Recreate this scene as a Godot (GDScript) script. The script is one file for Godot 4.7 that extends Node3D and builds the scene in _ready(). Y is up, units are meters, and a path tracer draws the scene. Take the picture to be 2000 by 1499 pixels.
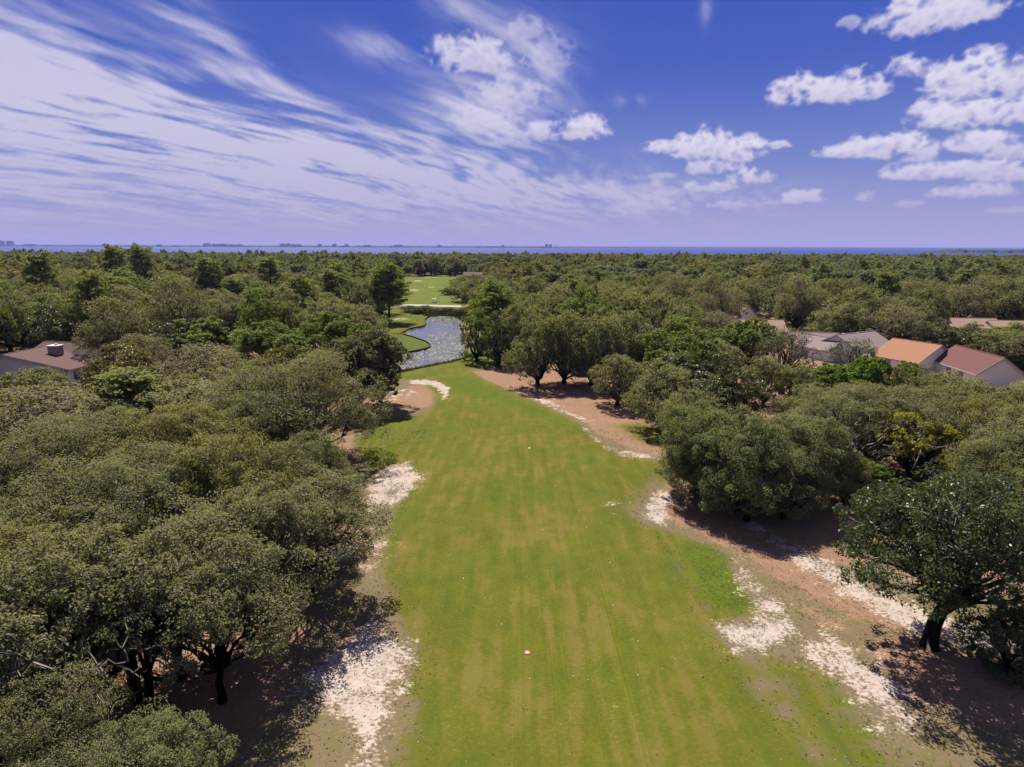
extends Node3D
# A golf fairway running to a lily pond between groves of live oak, seen from 25 m up; bay and far shore behind.

const FOCAL := 1200.0            # focal length in pixels of the 2000 x 1499 photograph
const EYE := Vector3(0, 25, 0)
const NEAR_TILE := Rect2(-46, -84, 94, 72)      # x, z, width, depth in metres
const MID_TILE := Rect2(-76, -262, 172, 178)
const FIELD_TILE := Rect2(-190, -540, 190, 278)

var cam_basis: Basis
var names := {}
var unit := PackedVector3Array()     # table of random directions
var mats := {}
var shapes := {}                     # species -> [trunk mesh, crown mesh, height, radius]
var lumps := FastNoiseLite.new()
var pond := PackedVector2Array()
var placed := []                     # [x, z, radius] of planted trees


# ------------------------------------------------------------------ helpers
func ray(px: float, py: float) -> Vector3:
	return (cam_basis * Vector3((px - 1000.0) / FOCAL, -(py - 749.5) / FOCAL, -1.0)).normalized()

func at(px: float, py: float, h := 0.0) -> Vector3:      # where the sight line of a pixel reaches height h
	var d := ray(px, py)
	return EYE + d * ((h - EYE.y) / d.y)

func flat(px: float, py: float) -> Vector2:
	var p := at(px, py)
	return Vector2(p.x, p.z)

func to_pixel(p: Vector3) -> Vector3:                    # x, y, depth
	var q := cam_basis.inverse() * (p - EYE)
	return Vector3(1000.0 + FOCAL * q.x / -q.z, 749.5 - FOCAL * q.y / -q.z, -q.z)

func outline(a: Array) -> PackedVector2Array:
	var o := PackedVector2Array()
	for i in range(0, a.size(), 2):
		o.append(flat(a[i], a[i + 1]))
	return o

func edge_distance(p: Vector2, o: PackedVector2Array) -> float:   # > 0 inside
	var best := 1e12
	var inside := false
	var j := o.size() - 1
	for i in o.size():
		var a := o[i]
		var b := o[j]
		var e := b - a
		var w := p - a
		var t := clampf(w.dot(e) / maxf(e.length_squared(), 1e-9), 0.0, 1.0)
		best = minf(best, (w - e * t).length_squared())
		if (a.y > p.y) != (b.y > p.y) and p.x < (b.x - a.x) * (p.y - a.y) / (b.y - a.y) + a.x:
			inside = not inside
		j = i
	return sqrt(best) if inside else -sqrt(best)

func numbered(called: String) -> String:
	var n: int = names.get(called, 0)
	names[called] = n + 1
	return called if n == 0 else "%s_%03d" % [called, n]

func tag(o: Node, label := "", category := "", group := "", kind := "") -> void:
	if label: o.set_meta("label", label)
	if category: o.set_meta("category", category)
	if group: o.set_meta("group", group)
	if kind: o.set_meta("kind", kind)

func thing(called: String, pos: Vector3, label: String, category: String, group := "") -> Node3D:
	var o := Node3D.new()
	o.name = numbered(called)
	add_child(o)
	o.position = pos
	tag(o, label, category, group)
	return o

func part(called: String, mesh: Mesh, mat: Material, parent: Node, pos := Vector3.ZERO) -> MeshInstance3D:
	var o := MeshInstance3D.new()
	o.name = called if parent != self else numbered(called)
	o.mesh = mesh
	if mat: o.material_override = mat
	parent.add_child(o, true)
	o.position = pos
	return o

func lin(r: float, g: float, b: float) -> Color:
	return Color(r, g, b).linear_to_srgb()

func material(name_: String, c: Color, rough := 0.9, spec := 0.3) -> StandardMaterial3D:
	var m := StandardMaterial3D.new()
	m.resource_name = name_
	m.albedo_color = c.linear_to_srgb()
	m.roughness = rough
	m.metallic_specular = spec
	mats[name_] = m
	return m

func noise_texture(seed_: int, freq: float, low: Color, high: Color, size := 256, octaves := 4) -> NoiseTexture2D:
	var n := FastNoiseLite.new()
	n.seed = seed_
	n.frequency = freq
	n.fractal_octaves = octaves
	var t := NoiseTexture2D.new()
	t.width = size
	t.height = size
	t.seamless = true
	t.noise = n
	var g := Gradient.new()
	g.set_color(0, low.linear_to_srgb())
	g.set_color(1, high.linear_to_srgb())
	t.color_ramp = g
	return t

func textured(name_: String, low: Color, high: Color, freq: float, scale_: float, rough := 0.9, spec := 0.3, seed_ := 1) -> StandardMaterial3D:
	var m := material(name_, Color(1, 1, 1), rough, spec)
	m.albedo_texture = noise_texture(seed_, freq, low, high)
	m.uv1_triplanar = true
	m.uv1_scale = Vector3.ONE * scale_
	return m

func ground_height(x: float, z: float) -> float:
	var inside := minf(minf(x + 70.0, 90.0 - x), minf(z + 255.0, -14.0 - z))
	var h := lumps.get_noise_2d(x, z) * 0.5 * clampf(inside / 12.0, 0.0, 1.0)
	if z < -105.0 and z > -240.0 and x < 5.0:
		var d := edge_distance(Vector2(x, z), pond)
		if d > -6.0:
			h *= clampf(-d / 6.0, 0.0, 1.0)
			h -= 0.8 * smoothstep(-0.9, 1.4, d)
	return h

func ground_at(px: float, py: float) -> Vector3:
	var p := at(px, py)
	p.y = ground_height(p.x, p.z)
	return p


# ------------------------------------------------------------------ simple solids
func box(st: SurfaceTool, c: Vector3, s: Vector3, b := Basis()) -> void:
	var h := s * 0.5
	for f in [[Vector3.RIGHT, Vector3.UP, Vector3.BACK], [Vector3.LEFT, Vector3.UP, Vector3.FORWARD], [Vector3.UP, Vector3.BACK, Vector3.RIGHT], [Vector3.DOWN, Vector3.FORWARD, Vector3.RIGHT], [Vector3.BACK, Vector3.UP, Vector3.LEFT], [Vector3.FORWARD, Vector3.UP, Vector3.RIGHT]]:
		var n: Vector3 = f[0]
		var u: Vector3 = f[1]
		var w: Vector3 = f[2]
		quad(st, c + b * ((n - u - w) * h), c + b * ((n + u - w) * h), c + b * ((n + u + w) * h), c + b * ((n - u + w) * h))

func quad(st: SurfaceTool, a: Vector3, b: Vector3, c: Vector3, d: Vector3) -> void:
	tri(st, a, b, c)
	tri(st, a, c, d)

func tri(st: SurfaceTool, a: Vector3, b: Vector3, c: Vector3) -> void:
	var n := (c - a).cross(b - a).normalized()
	for p in [a, b, c]:
		st.set_normal(n)
		st.add_vertex(p)

func begin() -> SurfaceTool:
	var st := SurfaceTool.new()
	st.begin(Mesh.PRIMITIVE_TRIANGLES)
	return st

func lathe(st: SurfaceTool, c: Vector3, prof: Array, sides := 16) -> void:      # prof: [radius, height] pairs
	for i in prof.size() - 1:
		for k in sides:
			var a := TAU * k / sides
			var b := TAU * (k + 1) / sides
			var p := func(r: float, h: float, g: float) -> Vector3: return c + Vector3(cos(g) * r, h, sin(g) * r)
			quad(st, p.call(prof[i][0], prof[i][1], a), p.call(prof[i + 1][0], prof[i + 1][1], a), p.call(prof[i + 1][0], prof[i + 1][1], b), p.call(prof[i][0], prof[i][1], b))


# ------------------------------------------------------------------ trees
class Growth:
	var v := PackedVector3Array()
	var n := PackedVector3Array()
	var c := PackedColorArray()
	var i := PackedInt32Array()

	func mesh() -> ArrayMesh:
		var a := []
		a.resize(Mesh.ARRAY_MAX)
		a[Mesh.ARRAY_VERTEX] = v
		a[Mesh.ARRAY_NORMAL] = n
		if c.size(): a[Mesh.ARRAY_COLOR] = c
		a[Mesh.ARRAY_INDEX] = i
		var m := ArrayMesh.new()
		m.add_surface_from_arrays(Mesh.PRIMITIVE_TRIANGLES, a)
		return m

func tube(g: Growth, pts: Array, radii: Array, sides: int) -> void:
	var first := g.v.size()
	for k in pts.size():
		var dir: Vector3 = (pts[mini(k + 1, pts.size() - 1)] - pts[maxi(k - 1, 0)]).normalized()
		var side := dir.cross(Vector3(0.31, 0.2, 0.93)).normalized()
		var up := dir.cross(side)
		for s in sides:
			var a := TAU * s / sides
			var o := side * cos(a) + up * sin(a)
			g.v.append(pts[k] + o * radii[k])
			g.n.append(o)
	for k in pts.size() - 1:
		for s in sides:
			var p := first + k * sides + s
			var q := first + k * sides + (s + 1) % sides
			g.i.append_array(PackedInt32Array([p, q, p + sides, q, q + sides, p + sides]))

func limb(g: Growth, r: RandomNumberGenerator, a: Vector3, b: Vector3, ra: float, rb: float, sides: int, bend := 0.12, steps := 4) -> Array:
	var pts := []
	var radii := []
	var side := Vector3(r.randf_range(-1, 1), r.randf_range(-0.3, 0.8), r.randf_range(-1, 1)) * a.distance_to(b) * bend
	for k in steps + 1:
		var t := float(k) / steps
		var p := a.lerp(b, t) + side * sin(t * PI)
		if k > 0 and k < steps:
			p += Vector3(r.randf_range(-1, 1), r.randf_range(-1, 1), r.randf_range(-1, 1)) * a.distance_to(b) * bend * 0.3
		pts.append(p)
		radii.append(lerpf(ra, rb, t))
	tube(g, pts, radii, sides)
	return pts

func leaves(g: Growth, r: RandomNumberGenerator, c: Vector3, size: Vector3, count: int, leaf: Vector2, tint: Color, young: Color, out: Vector3, spread: float) -> void:
	var first := g.v.size()
	g.v.resize(first + count * 4)
	g.n.resize(first + count * 4)
	g.c.resize(first + count * 4)
	var at_i := g.i.size()
	g.i.resize(at_i + count * 6)
	for k in count:
		var s := r.randi()
		var d := unit[s & 4095]
		if d.dot(out) < -0.25:
			d = -d
		var rad := 0.3 + 0.85 * sqrt(float((s >> 12) & 255) / 255.0)
		var p := c + d * size * rad
		var s2 := r.randi()
		var nn := (d * 0.5 + unit[s2 & 4095] * spread + Vector3(0, 0.55, 0)).normalized()
		var t := nn.cross(unit[(s2 >> 12) & 4095]).normalized()
		var b := nn.cross(t)
		var sc := 0.7 + 0.6 * float((s >> 20) & 255) / 255.0
		t *= leaf.x * 0.5 * sc
		b *= leaf.y * 0.5 * sc
		var q := first + k * 4
		g.v[q] = p - t
		g.v[q + 1] = p + b - nn * leaf.y * 0.08
		g.v[q + 2] = p + t - nn * leaf.y * 0.25
		g.v[q + 3] = p - b - nn * leaf.y * 0.08
		var col := tint.lerp(young, float((s2 >> 24) & 255) / 255.0)      # old and young leaves are mixed at random
		for e in 4:
			g.n[q + e] = nn
			g.c[q + e] = col
		var w := at_i + k * 6
		g.i[w] = q
		g.i[w + 1] = q + 1
		g.i[w + 2] = q + 2
		g.i[w + 3] = q
		g.i[w + 4] = q + 2
		g.i[w + 5] = q + 3

# kind "dome": live oak and magnolia; "tall": oak or pine on a long stem; "bush": to the ground.
func grow(d: Dictionary) -> Array:
	var r := RandomNumberGenerator.new()
	r.seed = d.seed
	var wood := Growth.new()
	var crown := Growth.new()
	var H: float = d.h
	var R: float = d.r
	var low: float = d.get("low", 0.28) * H            # underside of the crown
	var mid: float = low + (H - low) * d.get("mid", 0.42)
	var lobes: int = d.lobes
	var lean: Vector3 = d.get("lean", Vector3.ZERO)
	var sides: int = d.get("sides", 7)
	var tr: float = d.get("trunk", 0.035) * H
	var fork := Vector3(lean.x * 0.5, low * d.get("fork", 0.75), lean.z * 0.5)
	if d.has("fork_at"): fork = d.fork_at
	if d.get("bush", false):
		fork = Vector3(0, H * 0.12, 0)
	# stem with a flare at the foot
	var pts := [Vector3(0, -0.35, 0), Vector3(0, 0.05 * H, 0)]
	var radii := [tr * 1.55, tr * 1.08]
	for k in 3:
		var t := (k + 1) / 3.0
		pts.append(Vector3(fork.x * t * t, lerpf(0.05 * H, fork.y, t), fork.z * t * t) + Vector3(r.randf_range(-1, 1), 0, r.randf_range(-1, 1)) * tr * (0.35 if k < 2 else 0.0))
		radii.append(tr * (1.0 - 0.12 * k))
	tube(wood, pts, radii, sides + 2)
	var base_tint: Color = d.tint
	var other: Color = d.get("other", base_tint)
	var centres := []
	var tries := 0
	var lobe_r: float = d.get("lobe", 0.4) * R
	while centres.size() < lobes and tries < lobes * 60:
		tries += 1
		var dir := unit[r.randi() & 4095]
		if dir.y < d.get("skirt", -0.35): continue
		var shell := r.randf_range(0.62, 1.0) if r.randf() < 0.8 else r.randf_range(0.1, 0.6)
		var hr := R - lobe_r * 0.8
		var c := Vector3(dir.x * hr * shell, 0, dir.z * hr * shell)
		var up := dir.y * shell
		c.y = mid + up * ((H - mid - lobe_r * 0.62) if up > 0 else (mid - low))
		if d.has("cone"):
			var t := clampf((c.y - low) / (H - low), 0.0, 1.0)
			var k := lerpf(1.0, 1.0 - float(d.cone), t)
			c.x *= k
			c.z *= k
		c += Vector3(lean.x, 0, lean.z) * (c.y / H)
		var ok := true
		for e in centres:
			if (c - e).length() < lobe_r * d.get("gap", 0.72):
				ok = false
				break
		if ok: centres.append(c)
	var heart := Vector3(lean.x * 0.7, mid, lean.z * 0.7)
	var leaf: Vector2 = d.leaf
	for c in centres:
		var lr := lobe_r * r.randf_range(0.6, 1.3)
		var pth := limb(wood, r, fork * r.randf_range(0.72, 1.0), c - Vector3(0, lr * 0.35, 0), tr * r.randf_range(0.32, 0.55), tr * 0.16, sides, d.get("bend", 0.14), 5)
		var out: Vector3 = ((c - heart) / Vector3(R, H * 0.5, R) + Vector3(0, 0.35, 0)).normalized()
		var lobe_tint := base_tint.lerp(other, r.randf())
		var shape := Vector3(r.randf_range(0.7, 1.4), r.randf_range(0.75, 1.3), r.randf_range(0.7, 1.4))
		var n_clumps: int = int(d.clumps * (lr / lobe_r) * (lr / lobe_r))
		for k in n_clumps:
			var dir := unit[r.randi() & 4095]
			if dir.dot(out) < -0.1: dir = -dir
			var cr: float = lr * d.get("clump", 0.3) * r.randf_range(0.5, 1.5)
			var p: Vector3 = c + dir * Vector3(lr, lr * d.get("squash", 0.72), lr) * shape * r.randf_range(0.45, 1.16)
			if p.y < 0.25: continue
			if d.get("twigs", true):
				limb(wood, r, pth[3 + r.randi() % 3], p, tr * 0.09, 0.012, 3, 0.2, 2)
			var tint := lobe_tint.lerp(base_tint if r.randf() < 0.5 else other, r.randf() * 0.6)
			leaves(crown, r, p, Vector3(cr, cr * 0.75, cr), int(d.leaves * r.randf_range(0.75, 1.25)), leaf, tint, other, (dir + Vector3(0, 0.5, 0)).normalized(), d.get("spread", 0.7))
	# bare limbs that stick out of the foliage
	for k in int(d.get("bare", 0)):
		var a := unit[r.randi() & 4095]
		a.y = absf(a.y) * 0.5
		var tip := heart + Vector3(a.x * R, a.y * (H - mid) * 0.9, a.z * R) * r.randf_range(0.85, 1.05)
		twist(wood, r, fork, tip, tr * 0.35, 2)
	return [wood, crown]

func twist(g: Growth, r: RandomNumberGenerator, a: Vector3, b: Vector3, ra: float, depth: int) -> void:
	var pts := limb(g, r, a, b, ra, ra * 0.3, 5 if depth > 1 else 3, 0.2, 5)
	if depth == 0: return
	for k in 5:
		var p: Vector3 = pts[2 + k % 4]
		var l := a.distance_to(b) * r.randf_range(0.2, 0.45)
		var q: Vector3 = p + ((b - a).normalized() * 0.8 + unit[r.randi() & 4095]).normalized() * l
		twist(g, r, p, q, ra * 0.48, depth - 1)

func grow_pine(d: Dictionary) -> Array:
	var r := RandomNumberGenerator.new()
	r.seed = d.seed
	var wood := Growth.new()
	var crown := Growth.new()
	var H: float = d.h
	var tr := 0.017 * H
	var pts := []
	var radii := []
	for k in 7:
		var t := k / 6.0
		pts.append(Vector3(sin(t * 3.0) * d.get("sway", 0.3), t * H * 0.96 - 0.3 * (1.0 - t), cos(t * 2.0) * 0.2 - 0.2))
		radii.append(tr * (1.25 - t * 1.05))
	tube(wood, pts, radii, 8)
	var low: float = d.low
	for k in int(d.lobes):
		var t := (k + 0.5) / float(d.lobes)
		var y := lerpf(low, 1.0, t) * H
		var reach: float = d.r * (pow(sin(PI * clampf(0.18 + 0.74 * t, 0.0, 1.0)), 0.7)) * r.randf_range(0.55, 1.05)
		var ang := k * 2.4 + r.randf_range(-0.5, 0.5)
		var hub := Vector3(sin(y / H * 3.0) * d.get("sway", 0.3), y - 0.8, 0)
		var tip := hub + Vector3(cos(ang) * reach, r.randf_range(0.1, 1.1), sin(ang) * reach)
		if tip.y > H: tip.y = H
		limb(wood, r, hub - Vector3(0, 0.4, 0), tip, tr * 0.28, 0.03, 4, 0.1, 3)
		var tint: Color = (d.tint as Color).lerp(d.get("other", d.tint), r.randf())
		for m in int(d.clumps):
			var f := r.randf_range(0.35, 1.08)
			var p: Vector3 = hub.lerp(tip, f) + unit[r.randi() & 4095] * Vector3(0.9, 0.8, 0.9) * d.get("scatter", 1.3)
			var cr: float = d.get("clump", 0.75) * r.randf_range(0.6, 1.2)
			leaves(crown, r, p, Vector3(cr, cr * 0.55, cr), int(d.leaves), d.leaf, tint, d.get("other", d.tint), Vector3.UP, 0.9)
	return [wood, crown]

func grow_bare(d: Dictionary) -> Array:
	var r := RandomNumberGenerator.new()
	r.seed = d.seed
	var wood := Growth.new()
	var H: float = d.h
	var tr: float = d.get("trunk", 0.025) * H
	var fork := Vector3(r.randf_range(-0.3, 0.3), H * d.get("fork", 0.45), 0)
	limb(wood, r, Vector3(0, -0.3, 0), fork, tr * 1.3, tr * 0.8, 8, 0.06, 5)
	for k in int(d.limbs):
		var a := TAU * k / float(d.limbs) + r.randf_range(-0.4, 0.4)
		var tip := Vector3(cos(a) * d.r, r.randf_range(d.get("from", 0.5), 1.0) * H, sin(a) * d.r)
		twist(wood, r, fork - Vector3(0, r.randf_range(0, 0.25) * fork.y, 0), tip, tr * 0.5, 3 if d.get("fine", true) else 2)
	return [wood, null]

func grow_task(n: int, todo: Array, done: Array) -> void:
	var d: Dictionary = todo[n]
	done[n] = grow_pine(d) if d.get("pine", false) else (grow_bare(d) if d.get("bare_tree", false) else grow(d))

func grow_all() -> void:
	var OAK := Color(0.148, 0.142, 0.080)
	var OAK2 := Color(0.195, 0.184, 0.104)
	var todo := []
	# near live oaks, leaf by leaf
	for k in 4:
		todo.append({id = "near_oak_%d" % k, mat = "leaf_oak", seed = 11 + k, h = 11.0, r = 6.5, lobes = 34, lobe = 0.32, clumps = 15, clump = 0.37, leaves = 110, leaf = Vector2(0.185, 0.1), low = 0.16, skirt = -0.7, tint = [OAK, Color(0.145, 0.146, 0.082), Color(0.155, 0.15, 0.062), Color(0.135, 0.138, 0.08)][k], other = [OAK2, Color(0.19, 0.185, 0.11), Color(0.215, 0.20, 0.085), Color(0.185, 0.18, 0.105)][k], bare = 2, trunk = 0.032})
	todo.append({id = "open_oak", mat = "leaf_oak", seed = 31, h = 9.5, r = 5.0, lobes = 20, lobe = 0.34, clumps = 12, clump = 0.32, leaves = 120, leaf = Vector2(0.2, 0.11), tint = Color(0.11, 0.12, 0.052), other = OAK2, bare = 7, gap = 0.9, trunk = 0.034, low = 0.35, bend = 0.2})
	todo.append({id = "lace_oak", mat = "leaf_oak", seed = 35, h = 10.0, r = 5.0, lobes = 26, lobe = 0.3, clumps = 12, clump = 0.4, leaves = 92, leaf = Vector2(0.18, 0.1), tint = OAK, other = OAK2, bare = 3, gap = 0.85, trunk = 0.024, low = 0.3, fork = 0.9, skirt = -0.45, bend = 0.2})
	for k in 2:
		todo.append({id = "near_cedar_%d" % k, mat = "leaf_oak", seed = 41 + k, h = 9.5, r = 5.0, lobes = 26, lobe = 0.34, clumps = 14, clump = 0.35, leaves = 118, leaf = Vector2(0.175, 0.09), tint = Color(0.13, 0.142, 0.074), other = Color(0.175, 0.178, 0.085), bare = 3, low = 0.12, squash = 0.6, skirt = -0.7})
	todo.append({id = "hero_magnolia", mat = "leaf_gloss", seed = 52, h = 11.2, r = 6.3, lobes = 42, lobe = 0.27, clumps = 17, clump = 0.36, leaves = 72, leaf = Vector2(0.21, 0.10), tint = Color(0.045, 0.066, 0.028), other = Color(0.06, 0.082, 0.034), low = 0.27, skirt = -0.5, mid = 0.4, lean = Vector3(-0.2, 0, -0.3), fork_at = Vector3(1.2, 3.1, -0.2), wood = "pale_bark", trunk = 0.036, spread = 1.0, gap = 0.85, fork = 0.8, cone = 0.25})
	todo.append({id = "near_bush", mat = "leaf_oak", seed = 55, h = 4.5, r = 2.6, lobes = 20, lobe = 0.42, clumps = 14, clump = 0.3, leaves = 80, leaf = Vector2(0.17, 0.09), tint = Color(0.075, 0.11, 0.05), other = Color(0.1, 0.13, 0.06), low = 0.02, mid = 0.45, skirt = -1.0, bush = true})
	# trees at 60 to 150 m
	var m_leaf := Vector2(0.46, 0.26)
	for k in 3:
		todo.append({id = "oak_%d" % k, mat = "leaf_oak", seed = 61 + k, h = 11.5, r = 6.0, lobes = 32, lobe = 0.34, clumps = 12, clump = 0.37, leaves = 48, leaf = Vector2(0.34, 0.18), low = 0.1, skirt = -0.8, tint = [Color(0.132, 0.135, 0.058), Color(0.13, 0.148, 0.05), Color(0.145, 0.13, 0.072)][k], other = OAK2, twigs = false, bare = 1})
	todo.append({id = "grey_oak", mat = "leaf_oak", seed = 65, h = 11.5, r = 6.0, lobes = 26, lobe = 0.38, clumps = 11, clump = 0.44, leaves = 46, leaf = Vector2(0.34, 0.18), low = 0.12, skirt = -0.7, tint = Color(0.15, 0.135, 0.092), other = Color(0.185, 0.165, 0.115), twigs = false, bare = 3})
	todo.append({id = "pale_oak", mat = "leaf_oak", seed = 67, h = 12.5, r = 5.6, lobes = 30, lobe = 0.32, clumps = 12, clump = 0.42, leaves = 46, leaf = Vector2(0.34, 0.18), low = 0.12, skirt = -0.7, tint = Color(0.175, 0.19, 0.062), other = Color(0.225, 0.225, 0.08), twigs = false, cone = 0.3})
	todo.append({id = "dark_oak", mat = "leaf_oak", seed = 71, h = 13.0, r = 4.9, lobes = 26, lobe = 0.4, clumps = 12, clump = 0.33, leaves = 42, leaf = m_leaf, tint = Color(0.11, 0.102, 0.06), other = Color(0.13, 0.118, 0.068), low = 0.08, skirt = -0.8, mid = 0.5})
	todo.append({id = "green_oak", mat = "leaf_oak", seed = 73, h = 13.0, r = 6.5, lobes = 26, lobe = 0.33, clumps = 12, clump = 0.36, leaves = 44, leaf = m_leaf, tint = Color(0.11, 0.148, 0.036), other = Color(0.145, 0.175, 0.046), twigs = false, low = 0.06, skirt = -0.9})
	todo.append({id = "yellow_oak", mat = "leaf_oak", seed = 75, h = 12.0, r = 5.5, lobes = 22, lobe = 0.33, clumps = 12, clump = 0.36, leaves = 44, leaf = m_leaf, tint = Color(0.17, 0.19, 0.04), other = Color(0.11, 0.15, 0.035), twigs = false, low = 0.2})
	todo.append({id = "fresh_tree", mat = "leaf_oak", seed = 77, h = 12.0, r = 5.5, lobes = 26, lobe = 0.3, clumps = 12, clump = 0.36, leaves = 44, leaf = m_leaf, tint = Color(0.115, 0.15, 0.05), other = Color(0.16, 0.185, 0.06), twigs = false, low = 0.2, cone = 0.4})
	todo.append({id = "vine_tree", mat = "leaf_oak", seed = 79, h = 9.0, r = 4.2, lobes = 18, lobe = 0.36, clumps = 13, clump = 0.34, leaves = 44, leaf = m_leaf, tint = Color(0.145, 0.20, 0.025), other = Color(0.10, 0.15, 0.028), twigs = false, low = 0.06, gap = 0.9})
	todo.append({id = "dark_magnolia", mat = "leaf_gloss", seed = 81, h = 11.0, r = 5.2, lobes = 34, lobe = 0.27, clumps = 12, clump = 0.36, leaves = 36, leaf = Vector2(0.34, 0.17), tint = Color(0.07, 0.085, 0.042), other = Color(0.10, 0.098, 0.05), twigs = false, low = 0.06, skirt = -0.9, spread = 1.0, cone = 0.35, gap = 0.8})
	todo.append({id = "golden_magnolia", mat = "leaf_gloss", seed = 83, h = 10.0, r = 6.0, lobes = 34, lobe = 0.25, clumps = 12, clump = 0.36, leaves = 36, leaf = Vector2(0.34, 0.17), tint = Color(0.10, 0.09, 0.035), other = Color(0.15, 0.12, 0.045), twigs = false, low = 0.1, spread = 1.0, gap = 0.9, cone = 0.2})
	todo.append({id = "thin_tree", mat = "leaf_oak", seed = 85, h = 11.5, r = 5.0, lobes = 20, lobe = 0.34, clumps = 8, clump = 0.33, leaves = 22, leaf = Vector2(0.3, 0.15), tint = Color(0.11, 0.108, 0.075), other = Color(0.09, 0.1, 0.055), bare = 5, low = 0.25})
	todo.append({id = "mustard_tree", mat = "leaf_oak", seed = 87, h = 8.5, r = 4.6, lobes = 12, lobe = 0.32, clumps = 11, clump = 0.34, leaves = 60, leaf = Vector2(0.28, 0.15), tint = Color(0.30, 0.255, 0.02), other = Color(0.22, 0.21, 0.03), bare = 8, low = 0.35, gap = 1.0, squash = 0.4})
	todo.append({id = "dead_tree", bare_tree = true, seed = 91, h = 8.5, r = 3.4, limbs = 10, trunk = 0.04})
	todo.append({id = "dead_limbs", bare_tree = true, seed = 93, h = 5.5, r = 3.6, limbs = 9, trunk = 0.05, fork = 0.5, from = 0.35, fine = false})
	todo.append({id = "round_pine", pine = true, mat = "leaf_oak", seed = 95, h = 17.0, r = 6.0, low = 0.42, lobes = 46, clumps = 12, leaves = 40, clump = 0.95, scatter = 1.8, leaf = m_leaf, tint = Color(0.145, 0.18, 0.05), other = Color(0.20, 0.22, 0.065)})
	for k in 2:
		todo.append({id = "pine_%d" % k, pine = true, mat = "leaf_oak", seed = 97 + k, h = 20.0, r = 4.4, low = 0.38, lobes = 30, clumps = 9, leaves = 24, clump = 1.0, leaf = Vector2(0.7, 0.34), tint = Color(0.155, 0.175, 0.066), other = Color(0.20, 0.205, 0.08), sway = [0.4, -0.8][k]})
	# distant wood
	for k in 4:
		todo.append({id = "far_oak_%d" % k, mat = "leaf_oak", seed = 101 + k, h = 12.0, r = 6.0, lobes = 20, lobe = 0.38, clumps = 10, clump = 0.36, leaves = 26, leaf = Vector2(0.7, 0.4), tint = [Color(0.155, 0.158, 0.07), Color(0.165, 0.15, 0.088), Color(0.185, 0.20, 0.06), Color(0.13, 0.138, 0.066)][k], other = OAK, twigs = false, sides = 4, low = 0.18})
	todo.append({id = "far_pine", pine = true, mat = "leaf_oak", seed = 107, h = 20.0, r = 4.5, low = 0.4, lobes = 20, clumps = 6, leaves = 14, clump = 1.2, leaf = Vector2(1.1, 0.55), tint = Color(0.15, 0.165, 0.07), other = Color(0.185, 0.19, 0.08)})
	var done := []
	done.resize(todo.size())
	var job := WorkerThreadPool.add_group_task(grow_task.bind(todo, done), todo.size())
	WorkerThreadPool.wait_for_group_task_completion(job)
	for n in todo.size():
		var d: Dictionary = todo[n]
		var wood: Growth = done[n][0]
		var crown: Growth = done[n][1]
		var wm := wood.mesh()
		wm.surface_set_material(0, mats[d.get("wood", "grey_bark" if d.get("bare_tree", false) else "bark")])
		var cm: ArrayMesh = null
		if crown:
			cm = crown.mesh()
			cm.surface_set_material(0, mats[d.mat])
		shapes[d.id] = [wm, cm, d.h, d.r]

func plant(id: String, called: String, pos: Vector3, h: float, r: float, turn: float, label: String, group := "", category := "tree") -> Node3D:
	var s: Array = shapes[id]
	var o := thing(called, pos, label, category, group)
	o.rotation.y = turn
	o.scale = Vector3(r / s[3], h / s[2], r / s[3])
	part("trunk", s[0], null, o)
	if s[1]: part("crown", s[1], null, o)
	placed.append([pos.x, pos.z, r])
	return o

func plant_top(id: String, called: String, px: float, py: float, h: float, r: float, turn: float, label: String, group := "") -> Node3D:
	var p := at(px, py, h)
	p.y = ground_height(p.x, p.z)
	return plant(id, called, p, h - p.y, r, turn, label, group)


# ------------------------------------------------------------------ sky
var cumulus := []       # [azimuth, elevation, half width, half height, strength] in degrees
var veils := []         # [azimuth, elevation, half width, half height, tilt, strength]
var n_soft := FastNoiseLite.new()
var n_fine := FastNoiseLite.new()
var n_streak := FastNoiseLite.new()

func az_el(px: float, py: float) -> Vector2:
	var d := ray(px, py)
	return Vector2(rad_to_deg(atan2(d.x, -d.z)), rad_to_deg(asin(d.y)))

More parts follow.
